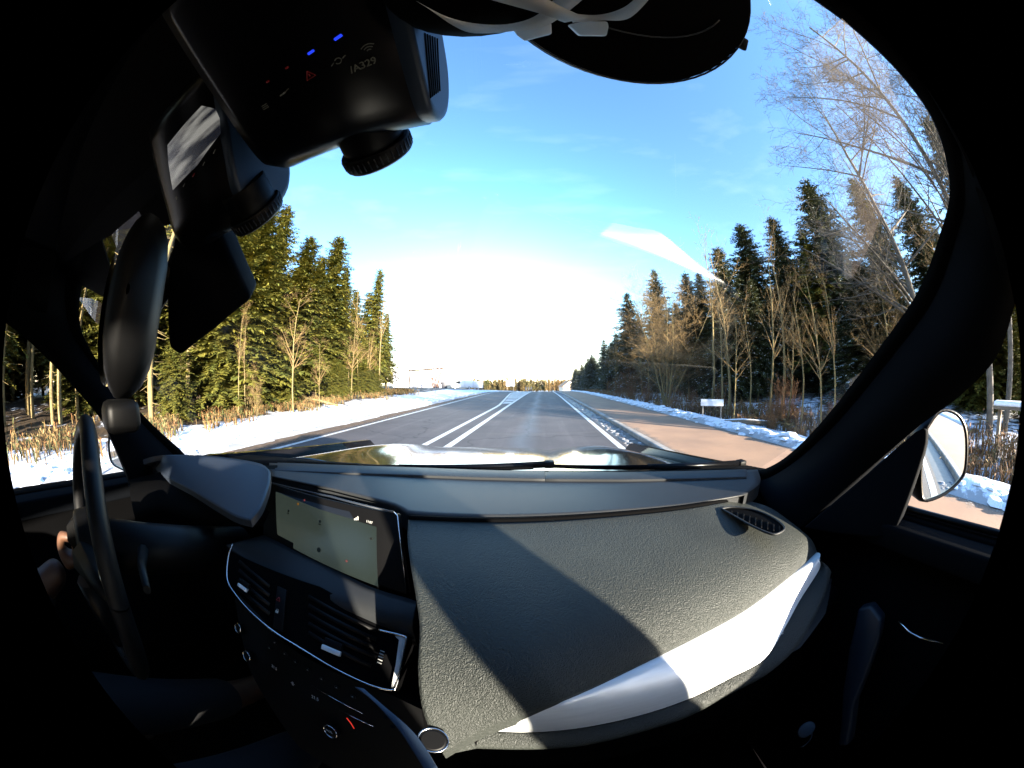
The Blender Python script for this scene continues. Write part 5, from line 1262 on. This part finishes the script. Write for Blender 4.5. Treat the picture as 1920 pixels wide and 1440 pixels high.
# drilled metal arm of a phone holder, lower centre
ph = carthing('phone_holder_arm', 'slim drilled metal arm of a phone holder in front of the climate panel', 'holder')
A = [(664, 1287, .36), (700, 1315, .345), (745, 1365, .33), (775, 1410, .32), (800, 1450, .31)]; B_ = [(681, 1290, .355), (722, 1325, .34), (765, 1362, .325), (793, 1395, .315), (820, 1440, .305)]
LAa = [cp(*p) for p in smooth_poly(A, 20)]; LBb = [cp(*p) for p in smooth_poly(B_, 20)]
th_ = (LBb[5] - LAa[5]).cross(LAa[10] - LAa[5]).normalized(); th_ = th_ if th_.dot(LAa[5] - CAMC) > 0 else -th_
g = MB(); g.strip(LAa, LBb, th_ * .004); arm = g.build('arm', capm, ph, bevel=.0008)
for (x, y, s_) in ((723, 1345, .332), (736, 1362, .328)):
    c = cp(x, y, s=s_); g = MB(); g.tube([c + th_ * .001, c - th_ * .0006], .0022, 12); g.build('drill_hole', matteb, arm)
c = cp(812, 1388, s=.325); g = MB(); M = frame(c, V((1, 0, 0)), CAMC - c); g.tube([M @ V((0, 0, -.02)), M @ V((0, 0, 0)), M @ V((0, 0, .002))], [.013, .013, .010], 24); kn = g.build('clamp_knob', blackp, ph)
g = MB(); g.tube([M @ V((.013 * math.cos(a), .013 * math.sin(a), .0005)) for a in (6.2832 * i / 28 for i in range(29))], .0009, 6, caps=False); g.build('knob_ring', chrome, kn)

# ------------------------------------------------------------------ driver
def skin_body(name, verts, edges, radii, m, parent, sub=2, root=0):
    me = bpy.data.meshes.new(name); me.from_pydata([tuple(v) for v in verts], edges, []); o = bpy.data.objects.new(name, me); C.objects.link(o)
    md = o.modifiers.new('s', 'SKIN'); md.use_smooth_shade = True; md.branch_smoothing = .6
    for i, r_ in enumerate(radii):
        rr_ = r_ if isinstance(r_, tuple) else (r_, r_); me.skin_vertices[0].data[i].radius = rr_; me.skin_vertices[0].data[i].use_root = (i == root)
    o.modifiers.new('b', 'SUBSURF').levels = sub; o.modifiers['b'].render_levels = sub
    dg = bpy.context.evaluated_depsgraph_get(); m2_ = bpy.data.meshes.new_from_object(o.evaluated_get(dg)); bpy.data.objects.remove(o)
    m2_.materials.clear(); m2_.materials.append(m); m2_.name = name
    for p in m2_.polygons: p.use_smooth = True
    o = bpy.data.objects.new(name, m2_); C.objects.link(o); o.parent = parent; return o
drv = carthing('person', 'driver in a dark jacket with a bare hand on the steering wheel', 'person')
hx = -.62
HL = swp(.184, R(203)) + V((-.0, -.018, 0)); HR = V((-.47, -.22, CAMZ - .49))
P0 = V((hx, -.80, CAMZ - .66))
bv = [P0, V((hx, -.84, CAMZ - .48)), V((hx, -.90, CAMZ - .26)), V((hx, -.90, CAMZ - .13)), V((hx, -.88, CAMZ - .05)), V((hx, -.86, CAMZ + .03)), V((hx, -.865, CAMZ + .11)),
      V((hx - .17, -.88, CAMZ - .18)), V((hx - .24, -.68, CAMZ - .40)), V((HL.x - .03, HL.y - .17, HL.z - .05)), V((HL.x - .012, HL.y - .06, HL.z - .012)),
      V((hx + .17, -.88, CAMZ - .18)), V((hx + .24, -.68, CAMZ - .40)), V((HR.x + .03, HR.y - .17, HR.z + .03)), V((HR.x + .008, HR.y - .06, HR.z + .012)),
      V((hx - .1, -.76, CAMZ - .66)), V((hx - .15, -.30, CAMZ - .56)), V((hx - .14, .16, CAMZ - .86)), V((hx - .14, .28, CAMZ - .92)),
      V((hx + .1, -.76, CAMZ - .66)), V((hx + .15, -.30, CAMZ - .56)), V((hx + .14, .16, CAMZ - .86)), V((hx + .14, .28, CAMZ - .92))]
be = [(0, 1), (1, 2), (2, 3), (3, 4), (4, 5), (5, 6), (2, 7), (7, 8), (8, 9), (9, 10), (2, 11), (11, 12), (12, 13), (13, 14), (0, 15), (15, 16), (16, 17), (17, 18), (0, 19), (19, 20), (20, 21), (21, 22)]
brd = [(.17, .12), (.16, .11), (.18, .11), .07, .06, .085, .075, .065, .048, .036, .028, .065, .048, .036, .028, .10, .07, .045, .04, .10, .07, .045, .04]
skin_body('body', bv, be, brd, skin, drv)
# clothing: jacket and trousers a little wider than the body
jv = [bv[i] for i in (1, 2, 7, 8, 9, 11, 12, 13)] + [bv[0] + V((0, 0, .04)), bv[9].lerp(bv[10], .45), bv[13].lerp(bv[14], .45)]
skin_body('jacket', jv, [(0, 1), (1, 2), (2, 3), (3, 4), (1, 5), (5, 6), (6, 7), (8, 0), (4, 9), (7, 10)], [(.185, .13), (.20, .13), .085, .062, .048, .085, .062, .048, (.19, .14), .044, .044], cloth, drv)
tv = [bv[i] for i in (0, 15, 16, 17, 19, 20, 21)]
skin_body('trousers', tv, [(0, 1), (1, 2), (2, 3), (0, 4), (4, 5), (5, 6)], [(.18, .13), .115, .085, .06, .115, .085, .06], jeans, drv)
def hand(W, H, up, side, name):
    "palm and five separate fingers curled round the rim; W wrist, H palm end, up = along rim, side = thumb side sign"
    f = (H - W).normalized(); u = (up - f * up.dot(f)).normalized(); s_ = f.cross(u) * side
    vs = [W, W.lerp(H, .5), H]; es = [(0, 1), (1, 2)]; rd = [(.026, .02), (.034, .016), (.036, .014)]
    for k in range(4):
        off = u * (.030 - k * .0195); ln = (.040, .046, .043, .034)[k]; i0 = len(vs)
        b0 = H + off * .95; vs += [b0, b0 + f * ln * .7 + s_ * .010, b0 + f * ln * .95 + s_ * .034, b0 + f * ln * .45 + s_ * .050]
        rd += [.0098, .0092, .0085, .0078]; es += [(2, i0), (i0, i0 + 1), (i0 + 1, i0 + 2), (i0 + 2, i0 + 3)]
    i0 = len(vs); b0 = W.lerp(H, .35) + u * .034; vs += [b0, b0 + f * .025 + u * .018 + s_ * .015, b0 + f * .05 + u * .012 + s_ * .032]; rd += [.0125, .011, .0095]; es += [(1, i0), (i0, i0 + 1), (i0 + 1, i0 + 2)]
    return skin_body(name, vs, es, rd, skin, drv)
tanL = (swp(.184, R(193)) - swp(.184, R(213))).normalized(); tanR = (swp(.184, R(-18)) - swp(.184, R(-38))).normalized()
hand(bv[10], HL + V((0, -.004, 0)), V((0, 0, 1)), 1, 'hand'); hand(bv[14], HR, V((1, 0, .2)), 1, 'hand')
hc = bv[6]
g = MB(); rows = []
for j in range(14):
    th = math.pi * j / 13 * .62; rows.append([hc + V((.083 * math.sin(th) * math.cos(a), -.012 + .098 * math.sin(th) * math.sin(a), .03 + .085 * math.cos(th) - (.03 if math.sin(a) < .3 else -.005) * (th > .8))) for a in (6.2832 * i / 24 for i in range(24))])
g.grid(rows, closed=True); g.build('hair', hairm, drv)
g = MB(); g.tube([hc + V((0, .078, -.03)), hc + V((0, .098, -.055)), hc + V((0, .078, -.062))], [.008, .013, .008], 8); g.build('nose', skin, drv)
for sg in (-1, 1):
    g = MB(); g.tube([hc + V((.078 * sg, -.005, -.02)), hc + V((.085 * sg, -.015, -.045)), hc + V((.078 * sg, -.008, -.065))], [.008, .012, .007], 8); g.build('ear', skin, drv)
eyew = mat('eye_white', (.7, .7, .68), .3); lipm = mat('lips', (.42, .16, .12), .5)
for sg in (-1, 1):
    g = MB(); c = hc + V((.032 * sg, .070, -.025)); g.tube([c, c + V((0, .008, 0))], [.013, .006], 12); e_ = g.build('eye', eyew, drv); g = MB(); g.tube([c + V((0, .006, 0)), c + V((0, .0095, 0))], .0045, 10); g.build('iris', matteb, e_)
g = MB(); c = hc + V((0, .074, -.085)); g.tube([c + V((-.022, -.008, 0)), c, c + V((.022, -.008, 0))], [.003, .006, .003], 8); g.build('lips', lipm, drv)
